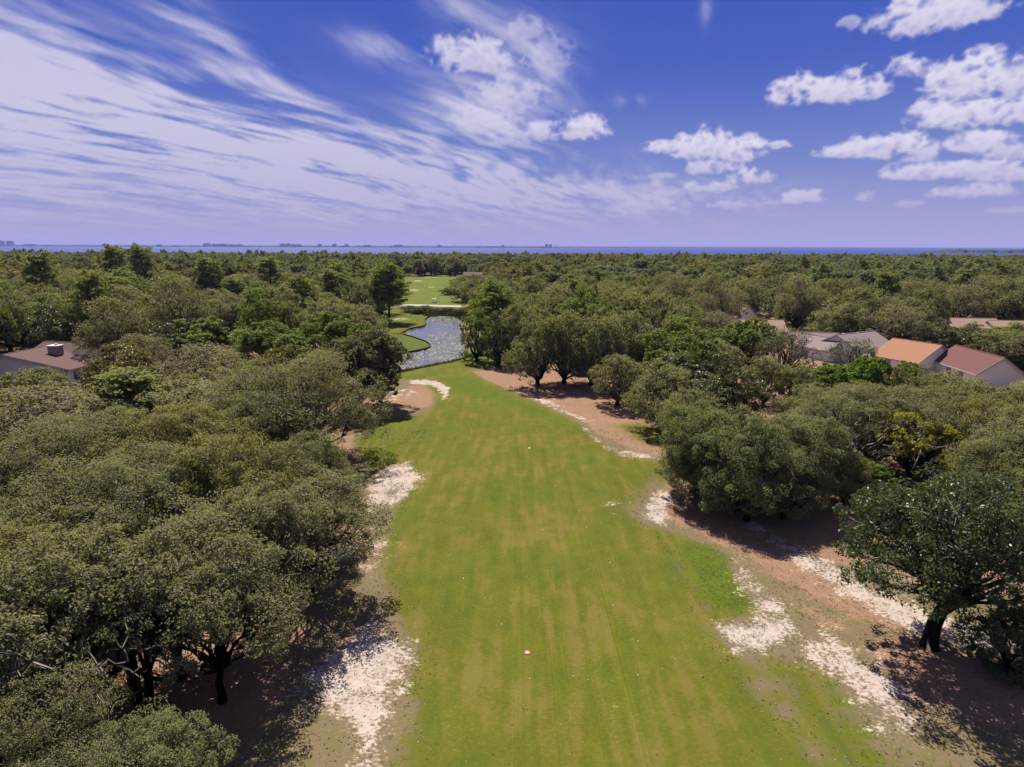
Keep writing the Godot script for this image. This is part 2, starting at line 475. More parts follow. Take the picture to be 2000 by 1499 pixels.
func sky_color(az: float, el: float, heaps: Array) -> Color:
	if el < -3.0: return Color(0.16, 0.16, 0.18)
	var e := maxf(el, 0.0)
	var blue := Color(0.40, 0.385, 0.655)
	blue = blue.lerp(Color(0.20, 0.26, 0.60), smoothstep(0.0, 7.5, e))
	blue = blue.lerp(Color(0.075, 0.135, 0.53), smoothstep(5.0, 15.0, e))
	blue = blue.lerp(Color(0.040, 0.095, 0.47), smoothstep(12.0, 24.0, e))
	blue = blue.lerp(Color(0.025, 0.06, 0.36), smoothstep(24.0, 75.0, e))
	# high thin cloud: a layer overhead, so that it crowds towards the horizon
	var a := deg_to_rad(az)
	var y := sin(deg_to_rad(e)) + 0.10
	var far := cos(deg_to_rad(e)) / y
	var X := sin(a) * far
	var Z := cos(a) * far
	var wx := n_soft.get_noise_2d(X * 9.0, Z * 9.0) * 0.16
	var across := X * 0.91 - Z * 0.42 + wx
	var along := X * 0.42 + Z * 0.91
	var st := n_streak.get_noise_2d(across * 42.0, along * 9.0)
	var fi := n_fine.get_noise_2d(across * 120.0, along * 34.0)
	var m := 0.0
	for v in veils:
		var dx := wrapf(az - v[0], -180.0, 180.0)
		var dy: float = el - v[1]
		var ct := cos(v[4])
		var sn := sin(v[4])
		var u: float = (dx * ct + dy * sn) / v[2]
		var w: float = (dy * ct - dx * sn) / v[3]
		var uw := u * u + w * w
		if uw < 7.0: m += v[5] * exp(-uw)
	# the same kind of cover goes on out of view, thickened to brighten shade
	m += smoothstep(42.0, 60.0, absf(az)) * smoothstep(75.0, 55.0, e) * (0.62 + 0.5 * n_soft.get_noise_2d(az * 0.5 * cos(deg_to_rad(e)) + 300.0, e * 0.9))
	m += smoothstep(22.0, 38.0, e) * maxf(smoothstep(60.0, 42.0, absf(az)), smoothstep(55.0, 75.0, e)) * 0.62
	var d := clampf(m * (0.66 + 0.72 * st + 0.5 * fi) + (0.34 * st + 0.26 * fi) * clampf(m * 2.0, 0.0, 1.0), 0.0, 1.0)
	d = smoothstep(-0.12, 1.25, d) * 0.92 - 0.02
	d = maxf(d, 0.0)
	var haze := smoothstep(11.0, 0.0, e)
	var white := Color(0.68, 0.655, 0.81).lerp(Color(0.46, 0.435, 0.66), haze * 0.9)
	var c := blue.lerp(white, d)
	# heaps of fair-weather cloud
	var b := 0.0
	var lit := 0.0
	var n1 := n_soft.get_noise_2d(az * 6.0, el * 9.0)
	var n2 := 0.42 - 1.5 * absf(n_soft.get_noise_2d(az * 9.0 + 90.0, el * 12.0))
	var n3 := 0.3 - 1.1 * absf(n_fine.get_noise_2d(az * 22.0 + 40.0, el * 27.0))
	for q in heaps:
		var dx := wrapf(az - q[0], -180.0, 180.0)
		if absf(dx) > q[2] * 1.9: continue
		var dy: float = el - q[1]
		var u: float = dx / q[2]
		var w: float = dy / (q[3] if dy > 0.0 else q[3] * 0.6)
		var f: float = (1.0 - u * u - w * w) * 0.85 + n1 * 0.6 + n2 * 0.55 + n3 * 0.17 - 0.08
		var k: float = smoothstep(-0.02, 0.72, f) * q[4]
		if k > b:
			b = k
			lit = clampf(0.52 + 0.55 * w + 0.6 * n2 + 0.25 * n3, 0.0, 1.0)
	var cloud := Color(0.47, 0.45, 0.68).lerp(Color(0.74, 0.715, 0.87), lit)
	cloud = cloud.lerp(Color(0.44, 0.41, 0.67), smoothstep(9.0, 1.0, e) * 0.55)
	return c.lerp(cloud, b)

func sky_rows(n: int, job: Dictionary) -> void:
	var w: int = job.w
	var row := PackedFloat32Array()
	row.resize(w * 3)
	var el: float = job.top - (n + 0.5) * job.step
	var heaps := []
	for q in cumulus:
		if absf(el - q[1]) < q[3] * 2.4 and (absf(q[0]) < 52.0 or not job.narrow): heaps.append(q)
	for x in w:
		var c := sky_color(job.left + (x + 0.5) * job.step, el, heaps)
		row[x * 3] = c.r
		row[x * 3 + 1] = c.g
		row[x * 3 + 2] = c.b
	job.rows[n] = row

func sky_patch(w: int, h: int, left: float, top: float, step: float) -> Image:
	var rows := []
	rows.resize(h)
	var job := {w = w, left = left, top = top, step = step, rows = rows, narrow = w > 600}
	WorkerThreadPool.wait_for_group_task_completion(WorkerThreadPool.add_group_task(sky_rows.bind(job), h))
	var all := PackedByteArray()
	for r in rows: all.append_array((r as PackedFloat32Array).to_byte_array())
	return Image.create_from_data(w, h, false, Image.FORMAT_RGBF, all)

func make_sky() -> Sky:
	n_soft.seed = 5
	n_soft.frequency = 0.05
	n_soft.fractal_octaves = 4
	n_fine.seed = 8
	n_fine.frequency = 0.06
	n_fine.fractal_octaves = 5
	n_streak.seed = 12
	n_streak.frequency = 0.05
	n_streak.fractal_octaves = 5
	# thin cloud: centre pixel, half extents in pixels, tilt (degrees, falling to the east positive), strength
	for v in [[130, 255, 480, 75, -4, 0.72], [60, 90, 300, 70, -18, 0.68], [430, 90, 210, 34, -36, 0.8], [560, 300, 480, 60, -6, 0.8], [800, 345, 420, 60, -3, 0.6], [1000, 130, 110, 75, 20, 0.55], [960, 230, 130, 70, 0, 0.65], [745, 95, 75, 26, -12, 0.5], [900, 20, 90, 30, -20, 0.4], [640, 215, 80, 12, -10, 0.4], [400, 400, 800, 46, 0, 0.65], [1150, 380, 320, 34, -2, 0.4], [1380, 12, 10, 26, 0, 0.5], [1225, 195, 40, 12, 0, 0.35], [-300, 200, 400, 120, 0, 0.8]]:
		var p := az_el(v[0], v[1])
		veils.append([p.x, p.y, v[2] * 0.0455, v[3] * 0.0455, deg_to_rad(v[4]), v[5]])
	for q in [[1820, 28, 108, 50, 1.0], [1660, 45, 22, 12, 0.5], [1615, 180, 118, 38, 1.0], [1560, 172, 55, 34, 1.0], [1690, 175, 50, 30, 1.0], [1780, 135, 45, 28, 1.0], [1900, 165, 95, 55, 1.0], [1990, 160, 55, 50, 0.9], [1890, 228, 100, 36, 1.0], [1970, 225, 60, 36, 0.95], [1820, 215, 45, 22, 0.9], [1375, 290, 78, 42, 1.0], [1440, 298, 62, 36, 1.0], [1300, 290, 55, 20, 0.95], [1390, 330, 70, 22, 0.8], [1525, 285, 28, 11, 0.8], [1460, 350, 55, 26, 0.9], [1390, 366, 60, 16, 0.75], [1140, 252, 70, 36, 1.0], [1060, 262, 45, 26, 0.75], [1000, 270, 55, 26, 0.5], [930, 118, 105, 48, 0.85], [870, 95, 50, 34, 0.8], [1030, 60, 50, 34, 0.5], [1000, 190, 90, 50, 0.55], [1075, 120, 55, 50, 0.4], [940, 240, 90, 34, 0.45], [1730, 290, 85, 34, 1.0], [1655, 296, 60, 20, 0.95], [1800, 305, 50, 22, 0.8], [1915, 285, 65, 30, 0.95], [1980, 300, 60, 20, 0.8], [1850, 335, 120, 24, 0.95], [1960, 345, 60, 20, 0.8], [1910, 375, 80, 18, 0.8], [1565, 388, 50, 18, 0.8], [1415, 402, 50, 11, 0.6], [1690, 386, 24, 14, 0.6], [1775, 400, 28, 10, 0.45], [1300, 345, 40, 9, 0.4], [1305, 397, 22, 8, 0.4], [1230, 400, 18, 7, 0.35], [1980, 412, 40, 9, 0.4], [520, 382, 40, 9, 0.3], [385, 388, 18, 9, 0.3], [1510, 396, 26, 6, 0.4]]:
		var p := az_el(q[0], q[1])
		cumulus.append([p.x, p.y, q[2] * 0.0415, q[3] * 0.0425, q[4]])
	var r := RandomNumberGenerator.new()
	r.seed = 77
	for k in 130:
		var az := r.randf_range(42.0, 318.0)
		var el := r.randf_range(1.5, 30.0)
		var w := r.randf_range(0.6, 4.0) * (0.5 + el / 24.0)
		cumulus.append([wrapf(az, -180, 180), el, w, w * 0.42, r.randf_range(0.5, 1.0)])
	var whole := sky_patch(512, 256, 0.0, 90.0, 360.0 / 512.0)
	whole.resize(4096, 2048, Image.INTERPOLATE_CUBIC)
	var step := 360.0 / 4096.0
	var half := 524
	var rows := 300
	var top_row := 1024 - 290
	var sharp := sky_patch(half * 2, rows, -half * step, 90.0 - top_row * step, step)
	whole.blit_rect(sharp, Rect2i(half, 0, half, rows), Vector2i(0, top_row))
	whole.blit_rect(sharp, Rect2i(0, 0, half, rows), Vector2i(4096 - half, top_row))
	var m := PanoramaSkyMaterial.new()
	m.panorama = ImageTexture.create_from_image(whole)
	var s := Sky.new()
	s.sky_material = m
	return s


# ------------------------------------------------------------------ ground
# Each patch: [channel, softness in metres, strength, outline in photo pixels]; channels: 0 mown grass, 1 white sand, 2 lush grass, 3 pine straw and bare soil
func ground_patches() -> Array:
	return [
		[0, 2.3, 1.0, [740, 1600, 775, 1499, 800, 1400, 805, 1320, 815, 1260, 780, 1190, 755, 1130, 750, 1060, 765, 1000, 790, 950, 805, 905, 815, 860, 838, 815, 852, 770, 830, 745, 770, 740, 700, 745, 700, 735, 790, 724, 850, 712, 915, 697, 950, 690, 1000, 700, 960, 716, 915, 722, 945, 742, 1000, 765, 1060, 795, 1130, 828, 1165, 862, 1220, 895, 1310, 905, 1290, 935, 1245, 965, 1225, 1000, 1280, 1040, 1330, 1095, 1375, 1170, 1395, 1230, 1440, 1290, 1500, 1370, 1570, 1440, 1640, 1520, 1700, 1600]],
		[0, 1.6, 0.9, [690, 860, 740, 822, 850, 806, 860, 860, 815, 905, 720, 915]],
		[0, 3.0, 0.8, [1480, 1290, 1600, 1300, 1700, 1400, 1760, 1480, 1850, 1499, 2100, 1600, 1600, 1600]],
		[0, 2.0, 0.6, [1180, 830, 1260, 815, 1330, 850, 1330, 880, 1250, 870]],
		[0, 2.0, 0.62, [560, 1110, 640, 1090, 680, 1110, 640, 1140, 580, 1140]],
		[0, 2.0, 0.55, [380, 1450, 470, 1400, 520, 1420, 480, 1499, 400, 1499]],
		[2, 1.2, 0.8, [1310, 1060, 1350, 1055, 1400, 1060, 1445, 1085, 1440, 1130, 1490, 1185, 1440, 1205, 1395, 1195, 1350, 1130]],
		[2, 2.0, 0.55, [700, 880, 790, 850, 800, 880, 720, 915]],
		[2, 1.6, 0.62, [1560, 1300, 1660, 1330, 1700, 1400, 1690, 1460, 1620, 1420]],
		[2, 2.0, 0.5, [1560, 1450, 1700, 1470, 2000, 1470, 2000, 1540, 1600, 1540]],
		[0, 1.5, 1.0, [1230, 1020, 1330, 1045, 1400, 1070, 1440, 1140, 1470, 1200, 1400, 1215, 1330, 1120]],
		[2, 2.0, 0.6, [860, 740, 920, 730, 990, 768, 1110, 815, 1130, 835, 1060, 830, 980, 790, 880, 770]],
		[2, 0.6, 1.0, [782, 652, 810, 658, 834, 667, 841, 673, 836, 680, 812, 685, 780, 690, 720, 690, 720, 652]],
		[0, 1.0, 1.0, [720, 604, 840, 612, 833, 625, 829, 636, 800, 642, 780, 652, 720, 660]],
		[2, 2.0, 0.6, [735, 612, 832, 618, 828, 632, 740, 628]],
		[2, 1.5, 0.9, [900, 700, 930, 685, 1010, 690, 1020, 700, 950, 712]],
		[2, 1.0, 1.0, [20, 800, 140, 755, 190, 780, 175, 810, 60, 850]],
		[0, 2.0, 0.9, [690, 596, 1000, 594, 1010, 612, 700, 612]],
		[1, 1.6, 0.9, [700, 1215, 730, 1208, 770, 1235, 815, 1255, 800, 1310, 780, 1370, 765, 1440, 735, 1540, 660, 1540, 690, 1450, 640, 1400, 580, 1380, 600, 1300, 640, 1260]],
		[1, 1.5, 0.72, [490, 1125, 520, 1095, 600, 1075, 680, 1060, 720, 1075, 690, 1120, 640, 1100, 560, 1110, 520, 1150]],
		[1, 1.5, 0.78, [690, 985, 740, 910, 790, 900, 825, 930, 800, 985, 740, 1000, 700, 1030]],
		[1, 1.6, 0.45, [700, 1000, 790, 990, 780, 1060, 740, 1140, 690, 1150, 690, 1060]],
		[1, 0.9, 0.8, [790, 742, 850, 743, 886, 758, 872, 778, 862, 790, 858, 768, 845, 752, 800, 750]],
		[1, 1.2, 0.62, [735, 765, 790, 758, 825, 762, 800, 780, 740, 792]],
		[1, 1.2, 0.85, [1250, 1000, 1275, 965, 1330, 960, 1300, 1000, 1310, 1030, 1265, 1020]],
		[1, 1.8, 0.74, [1420, 985, 1500, 1020, 1600, 1080, 1700, 1140, 1850, 1200, 2000, 1250, 2000, 1300, 1900, 1290, 1760, 1240, 1640, 1170, 1540, 1100, 1440, 1030]],
		[1, 1.6, 0.72, [1405, 1085, 1450, 1080, 1480, 1140, 1540, 1180, 1560, 1210, 1500, 1220, 1440, 1150]],
		[1, 1.2, 0.95, [1395, 1225, 1440, 1215, 1540, 1205, 1560, 1235, 1500, 1270, 1440, 1285, 1410, 1265]],
		[1, 1.8, 0.70, [1540, 1240, 1640, 1230, 1720, 1290, 1800, 1360, 1830, 1420, 1740, 1450, 1680, 1420, 1640, 1340, 1570, 1300]],
		[1, 1.2, 0.5, [1700, 1420, 1790, 1430, 1840, 1480, 1760, 1470]],
		[1, 0.9, 0.7, [1030, 765, 1060, 775, 1110, 800, 1160, 822, 1150, 830, 1090, 806, 1040, 782]],
		[1, 1.0, 0.5, [1120, 835, 1160, 838, 1180, 870, 1310, 890, 1300, 905, 1210, 895, 1150, 860]],
		[1, 1.2, 0.5, [1150, 980, 1220, 960, 1240, 990, 1200, 1020]],
		[1, 0.3, 0.6, [1180, 1368, 1206, 1372, 1208, 1390, 1192, 1388]],
		[1, 0.3, 0.55, [1148, 1424, 1172, 1428, 1170, 1434, 1152, 1432]],
		[1, 1.0, 0.6, [750, 622, 790, 620, 810, 624, 780, 628]],
		[3, 2.0, 1.0, [-900, 1700, -900, 560, 560, 690, 700, 745, 745, 790, 700, 830, 680, 920, 700, 990, 690, 1040, 560, 1080, 480, 1130, 560, 1180, 620, 1230, 560, 1300, 520, 1400, 430, 1470, 380, 1600]],
		[3, 1.6, 0.65, [690, 1000, 740, 1010, 745, 1080, 720, 1140, 690, 1130]],
		[3, 1.2, 0.9, [740, 775, 790, 768, 800, 755, 840, 748, 858, 765, 850, 795, 800, 806, 745, 805]],
		[3, 1.2, 0.9, [915, 727, 960, 722, 1010, 715, 1100, 730, 1160, 740, 1300, 790, 1340, 850, 1420, 880, 1420, 960, 1330, 905, 1230, 880, 1165, 850, 1130, 820, 1050, 785, 985, 760, 940, 742]],
		[3, 1.6, 0.85, [1265, 985, 1310, 950, 1340, 920, 1420, 900, 1600, 960, 1800, 960, 2600, 1000, 2600, 1230, 2000, 1180, 1640, 1110, 1480, 1050, 1420, 1040, 1330, 1030]],
		[3, 2.0, 1.0, [1330, 1010, 1440, 1040, 1560, 1085, 1700, 1170, 1800, 1230, 1740, 1240, 1600, 1180, 1500, 1120, 1400, 1060]],
		[3, 2.0, 0.62, [1480, 1120, 1600, 1180, 1700, 1240, 1640, 1260, 1540, 1200]],
		[3, 2.5, 1.0, [1420, 960, 1330, 880, 1250, 790, 1150, 745, 1010, 715, 1000, 690, 930, 620, 1000, 590, 3400, 590, 3400, 1000, 1700, 960]],
		[3, 2.5, 0.75, [1620, 1260, 1800, 1240, 2000, 1330, 2400, 1400, 2400, 1600, 1950, 1440, 1760, 1360]],
		[3, 2.5, 1.0, [-900, 560, 560, 560, 745, 590, 745, 660, 700, 745, 400, 760, -900, 800]],
	]

func paint_masks(tile: Rect2, cell: float) -> Image:
	var w := int(tile.size.x / cell)
	var h := int(tile.size.y / cell)
	var ch := [PackedFloat32Array(), PackedFloat32Array(), PackedFloat32Array(), PackedFloat32Array()]
	for k in 4: ch[k].resize(w * h)
	for p in ground_patches():
		var o := outline(p[3])
		var soft: float = p[1]
		var lo := o[0]
		var hi := o[0]
		for q in o:
			lo = lo.min(q)
			hi = hi.max(q)
		var x0 := clampi(int((lo.x - soft - tile.position.x) / cell), 0, w)
		var x1 := clampi(int((hi.x + soft - tile.position.x) / cell) + 1, 0, w)
		var z0 := clampi(int((lo.y - soft - tile.position.y) / cell), 0, h)
		var z1 := clampi(int((hi.y + soft - tile.position.y) / cell) + 1, 0, h)
		var a: PackedFloat32Array = ch[p[0]]
		for z in range(z0, z1):
			for x in range(x0, x1):
				var d := edge_distance(tile.position + Vector2(x + 0.5, z + 0.5) * cell, o)
				var f: float = clampf(0.5 + d / (2.0 * soft), 0.0, 1.0) * p[2]
				a[z * w + x] = maxf(a[z * w + x], f)
		ch[p[0]] = a
	var bytes := PackedByteArray()
	bytes.resize(w * h * 4)
	for i in w * h:
		for k in 4: bytes[i * 4 + k] = int(ch[k][i] * 255.0)
	return Image.create_from_data(w, h, false, Image.FORMAT_RGBA8, bytes)

func noise_bytes(seed_: int, freq: float, octaves: int, w: int, h: int, stretch := 1.0) -> PackedByteArray:
	var n := FastNoiseLite.new()
	n.seed = seed_
	n.frequency = freq
	n.fractal_octaves = octaves
	var sh := maxi(8, int(h / stretch))
	var im := n.get_image(w, sh, false, false, true)
	if sh != h: im.resize(w, h, Image.INTERPOLATE_CUBIC)
	im.convert(Image.FORMAT_L8)
	return im.get_data()

func paint_rows(n: int, job: Dictionary) -> void:
	var w: int = job.w
	var row := PackedByteArray()
	row.resize(w * 3)
	var mask: PackedByteArray = job.mask
	var big: PackedByteArray = job.big
	var mid: PackedByteArray = job.mid
	var fine: PackedByteArray = job.fine
	var grit: PackedByteArray = job.grit
	var streak: PackedByteArray = job.streak
	var i := n * w
	for x in w:
		var b := big[i] / 255.0 - 0.5
		var m := mid[i] / 255.0 - 0.5
		var f := fine[i] / 255.0 - 0.5
		var g := grit[i] / 255.0 - 0.5
		var s := streak[i] / 255.0 - 0.5
		var rag := b * 0.35 + m * 0.55 + f * 0.55 + g * 0.3
		var q := i * 4
		var grass := smoothstep(0.34, 0.62, mask[q] / 255.0 + rag * 0.6)
		var sand := smoothstep(0.42, 0.66, mask[q + 1] / 255.0 + rag * 1.05 - 0.05)
		var lush := smoothstep(0.38, 0.66, mask[q + 2] / 255.0 + rag * 0.8)
		var soil := smoothstep(0.38, 0.64, mask[q + 3] / 255.0 + rag * 0.75)
		# thin dry rough
		var r := 0.26 + 0.10 * f + 0.09 * g + 0.06 * m
		var gg := 0.20 + 0.08 * f + 0.07 * g + 0.03 * m
		var bb := 0.115 + 0.04 * f + 0.04 * g
		var gr := smoothstep(-0.05, 0.25, m + f * 0.8)
		r = lerpf(r, 0.16, gr * 0.6)
		gg = lerpf(gg, 0.172, gr * 0.6)
		bb = lerpf(bb, 0.045, gr * 0.6)
		# pine straw and reddish soil
		var sr := 0.40 + 0.13 * f + 0.12 * g + 0.09 * m
		var sg := 0.245 + 0.09 * f + 0.09 * g + 0.06 * m
		var sb := 0.165 + 0.065 * f + 0.065 * g + 0.04 * m
		r = lerpf(r, sr, soil * 0.92)
		gg = lerpf(gg, sg, soil * 0.92)
		bb = lerpf(bb, sb, soil * 0.92)
		# mown grass with wheel and mower streaks and thin, straw-coloured places
		var fr := 0.155 + 0.075 * s + 0.05 * m + 0.05 * f + 0.035 * g + 0.05 * b
		var fg := 0.170 + 0.035 * s + 0.03 * m + 0.05 * f + 0.03 * g + 0.01 * b
		var fb := 0.016 + 0.010 * s + 0.008 * f
		var dry := smoothstep(0.04, 0.36, b * 0.8 + m * 0.4 + s * 0.7 + f * 0.25)
		fr = lerpf(fr, 0.225, dry * 0.7)
		fg = lerpf(fg, 0.190, dry * 0.7)
		fb = lerpf(fb, 0.042, dry * 0.7)
		var bit := smoothstep(0.24, 0.34, g + f * 0.35 + s * 0.15)
		fr = lerpf(fr, 0.30, bit * 0.6)
		fg = lerpf(fg, 0.27, bit * 0.6)
		fb = lerpf(fb, 0.12, bit * 0.6)
		r = lerpf(r, fr, grass)
		gg = lerpf(gg, fg, grass)
		bb = lerpf(bb, fb, grass)
		var lg := 0.8 + 0.9 * f + 0.6 * g + 0.5 * m
		r = lerpf(r, 0.125 * lg, lush * 0.85)
		gg = lerpf(gg, 0.205 * lg, lush * 0.85)
		bb = lerpf(bb, 0.010 * lg, lush * 0.85)
		var wr := 0.64 + 0.28 * f + 0.22 * g + 0.14 * m
		r = lerpf(r, wr, sand)
		gg = lerpf(gg, wr * 0.85 + 0.02 * m, sand)
		bb = lerpf(bb, wr * 0.78, sand)
		row[x * 3] = int(255.0 * pow(clampf(r * 0.50, 0.01, 1.0), 0.4545))
		row[x * 3 + 1] = int(255.0 * pow(clampf(gg * 0.50, 0.01, 1.0), 0.4545))
		row[x * 3 + 2] = int(255.0 * pow(clampf(bb * 0.50, 0.004, 1.0), 0.4545))
		i += 1
	job.rows[n] = row

func paint_ground(tile: Rect2, w: int, h: int, cell: float, seed_: int) -> ImageTexture:
	var mask := paint_masks(tile, cell)
	mask.resize(w, h, Image.INTERPOLATE_BILINEAR)
	var per := w / tile.size.x           # pixels per metre
	var rows := []
	rows.resize(h)
	var job := {
		w = w, mask = mask.get_data(), rows = rows,
		big = noise_bytes(seed_, 0.09 / per, 3, w, h), mid = noise_bytes(seed_ + 1, 0.5 / per, 4, w, h), fine = noise_bytes(seed_ + 2, 2.4 / per, 3, w, h, 0.6),
		grit = noise_bytes(seed_ + 3, minf(0.45, 7.0 / per), 2, w, h, 0.7), streak = noise_bytes(seed_ + 4, 0.7 / per, 4, w, h, 7.0),
	}
	WorkerThreadPool.wait_for_group_task_completion(WorkerThreadPool.add_group_task(paint_rows.bind(job), h))
	var all := PackedByteArray()
	for r in rows: all.append_array(r)
	return ImageTexture.create_from_image(Image.create_from_data(w, h, false, Image.FORMAT_RGB8, all))

func ground_surface(mesh: ArrayMesh, tile: Rect2, nx: int, nz: int, mat: Material) -> void:
	var v := PackedVector3Array()
	var uv := PackedVector2Array()
	var idx := PackedInt32Array()
	for z in nz + 1:
		for x in nx + 1:
			var f := Vector2(float(x) / nx, float(z) / nz)
			var p := tile.position + tile.size * f
			v.append(Vector3(p.x, ground_height(p.x, p.y), p.y))
			uv.append(f)
	for z in nz:
		for x in nx:
			var a := z * (nx + 1) + x
			idx.append_array(PackedInt32Array([a, a + 1, a + nx + 2, a, a + nx + 2, a + nx + 1]))
	var n := PackedVector3Array()
	n.resize(v.size())
	for z in nz + 1:
		for x in nx + 1:
			var k := z * (nx + 1) + x
			var dx := v[z * (nx + 1) + mini(x + 1, nx)] - v[z * (nx + 1) + maxi(x - 1, 0)]
			var dz := v[mini(z + 1, nz) * (nx + 1) + x] - v[maxi(z - 1, 0) * (nx + 1) + x]
			n[k] = dz.cross(dx).normalized()
	var a := []
	a.resize(Mesh.ARRAY_MAX)
	a[Mesh.ARRAY_VERTEX] = v
	a[Mesh.ARRAY_NORMAL] = n
	a[Mesh.ARRAY_TEX_UV] = uv
	a[Mesh.ARRAY_INDEX] = idx
	mesh.add_surface_from_arrays(Mesh.PRIMITIVE_TRIANGLES, a)
	mesh.surface_set_material(mesh.get_surface_count() - 1, mat)

func build_ground() -> void:
	var mesh := ArrayMesh.new()
	var near := material("ground_near", Color.WHITE, 0.95, 0.15)
	near.albedo_texture = paint_ground(NEAR_TILE, 1408, 1078, 0.4, 200)
	near.texture_repeat = false
	var mid := material("ground_mid", Color.WHITE, 0.95, 0.15)
	mid.albedo_texture = paint_ground(MID_TILE, 880, 910, 1.0, 300)
	mid.texture_repeat = false
	for m in [near, mid]:          # fine grain over both sheets
		m.detail_enabled = true
		m.detail_blend_mode = BaseMaterial3D.BLEND_MODE_MUL
		m.detail_uv_layer = BaseMaterial3D.DETAIL_UV_2
		m.detail_albedo = noise_texture(91, 0.11, Color(0.78, 0.78, 0.76), Color(1.0, 1.0, 1.0), 512, 4)
		m.uv2_triplanar = true
		m.uv2_world_triplanar = true
		m.uv2_scale = Vector3.ONE * (0.13 if m == near else 0.05)
	ground_surface(mesh, NEAR_TILE, 150, 116, near)
	ground_surface(mesh, MID_TILE, 200, 230, mid)
	# the rest: forest floor around, lawn of the far field
	var floor_mat := textured("forest_floor", Color(0.05, 0.038, 0.024), Color(0.105, 0.075, 0.048), 0.03, 0.05, 0.95, 0.1, 9)
	var field := textured("field_grass", Color(0.062, 0.086, 0.015), Color(0.10, 0.112, 0.027), 0.02, 0.012, 0.95, 0.1, 10)
	var xs := [-3200.0, FIELD_TILE.position.x, MID_TILE.position.x, NEAR_TILE.position.x, FIELD_TILE.end.x, NEAR_TILE.end.x, MID_TILE.end.x, 3200.0]
	var zs := [-960.0, FIELD_TILE.position.y, MID_TILE.position.y, NEAR_TILE.position.y, NEAR_TILE.end.y, 400.0]
	var st := begin()
	var sf := begin()
	for i in xs.size() - 1:
		for k in zs.size() - 1:
			var c := Vector2((xs[i] + xs[i + 1]) * 0.5, (zs[k] + zs[k + 1]) * 0.5)
			if NEAR_TILE.has_point(c) or MID_TILE.has_point(c): continue
			var s := sf if FIELD_TILE.has_point(c) else st
			quad(s, Vector3(xs[i], 0, zs[k]), Vector3(xs[i + 1], 0, zs[k]), Vector3(xs[i + 1], 0, zs[k + 1]), Vector3(xs[i], 0, zs[k + 1]))
	st.commit(mesh)
	mesh.surface_set_material(2, floor_mat)
	sf.commit(mesh)
	mesh.surface_set_material(3, field)
	var o := part("ground", mesh, null, self)
	tag(o, "golf course ground of mown grass, white sand and pine straw", "ground", "", "structure")


# ------------------------------------------------------------------ water and far shore
func sheet(o: PackedVector2Array, y: float) -> ArrayMesh:
	var st := begin()
	var t := Geometry2D.triangulate_polygon(o)
	for k in range(0, t.size(), 3):
		for e in 3:
			st.set_normal(Vector3.UP)
			st.add_vertex(Vector3(o[t[k + e]].x, y, o[t[k + e]].y))
	return st.commit()

func build_water() -> void:
	var ripple := noise_texture(21, 0.05, Color.BLACK, Color.WHITE, 512, 4)
	ripple.as_normal_map = true
	ripple.bump_strength = 3.0
	var pm := material("pond_water", Color(0.075, 0.08, 0.115), 0.08, 1.0)
	pm.normal_enabled = true
	pm.normal_texture = ripple
	pm.normal_scale = 0.35
	pm.uv1_triplanar = true
	pm.uv1_world_triplanar = true
	pm.uv1_scale = Vector3(0.09, 0.09, 0.09)
	var big := PackedVector2Array()
	for g in Geometry2D.offset_polygon(pond, 1.4): 
		if g.size() > big.size(): big = g
	tag(part("pond_water", sheet(big, -0.36), pm, self), "lavender-blue pond water between green banks", "water", "", "structure")
	var bm := material("bay_water", Color(0.012, 0.03, 0.14), 0.5, 0.2)
	bm.normal_enabled = true
	bm.normal_texture = ripple
	bm.normal_scale = 0.5
	bm.uv1_triplanar = true
	bm.uv1_world_triplanar = true
	bm.uv1_scale = Vector3(0.008, 0.008, 0.008)
	var bay := PackedVector2Array([Vector2(-14000, -955), Vector2(14000, -955), Vector2(14000, -11500), Vector2(-14000, -11500)])
	tag(part("bay_water", sheet(bay, -0.3), bm, self), "blue bay beyond the woods reaching to the far shore", "water", "", "structure")
	# lily pads
	var pad := begin()
	for k in 9:
		var a := TAU * (k + 0.25) / 10.0
		var b := TAU * (k + 1.25) / 10.0
		tri(pad, Vector3.ZERO, Vector3(cos(a), 0.05, sin(a)), Vector3(cos(b), 0.05, sin(b)))
	var pmat := material("lily_pad", Color.WHITE, 0.35, 0.5)
	pmat.vertex_color_use_as_albedo = true
	var mesh: ArrayMesh = pad.commit()
	mesh.surface_set_material(0, pmat)
	var r := RandomNumberGenerator.new()
	r.seed = 5
	var n := FastNoiseLite.new()
	n.seed = 4
	n.frequency = 0.22
	n.fractal_octaves = 3
	var xf := []
	var cols := []
	var tries := 0
	var clear := flat(848, 640)
	while xf.size() < 6500 and tries < 90000:
		tries += 1
		var p := Vector2(r.randf_range(-42, 2), r.randf_range(-228, -112))
		if edge_distance(p, pond) < 0.3: continue
		var dense := 0.3 + n.get_noise_2d(p.x * 1.4, p.y * 0.8) * 0.8
		dense -= 0.7 * exp(-((p - clear) / Vector2(7, 14)).length_squared())
		if r.randf() > dense: continue
		var s := r.randf_range(0.1, 0.27)
		xf.append(Transform3D(Basis(Vector3.UP, r.randf() * TAU).rotated(Vector3.RIGHT, r.randf_range(-0.12, 0.12)).scaled(Vector3(s, s, s)), Vector3(p.x, -0.345 + r.randf() * 0.02, p.y)))
		var f := r.randf_range(0.75, 1.25)
		cols.append((Color(0.10, 0.115, 0.042) if r.randf() < 0.6 else Color(0.17, 0.14, 0.09)) * f)
	var o := scatter("lily_pads", mesh, xf, cols, self)
	tag(o, "lily pads floating in drifts over the pond", "lily pads", "", "stuff")

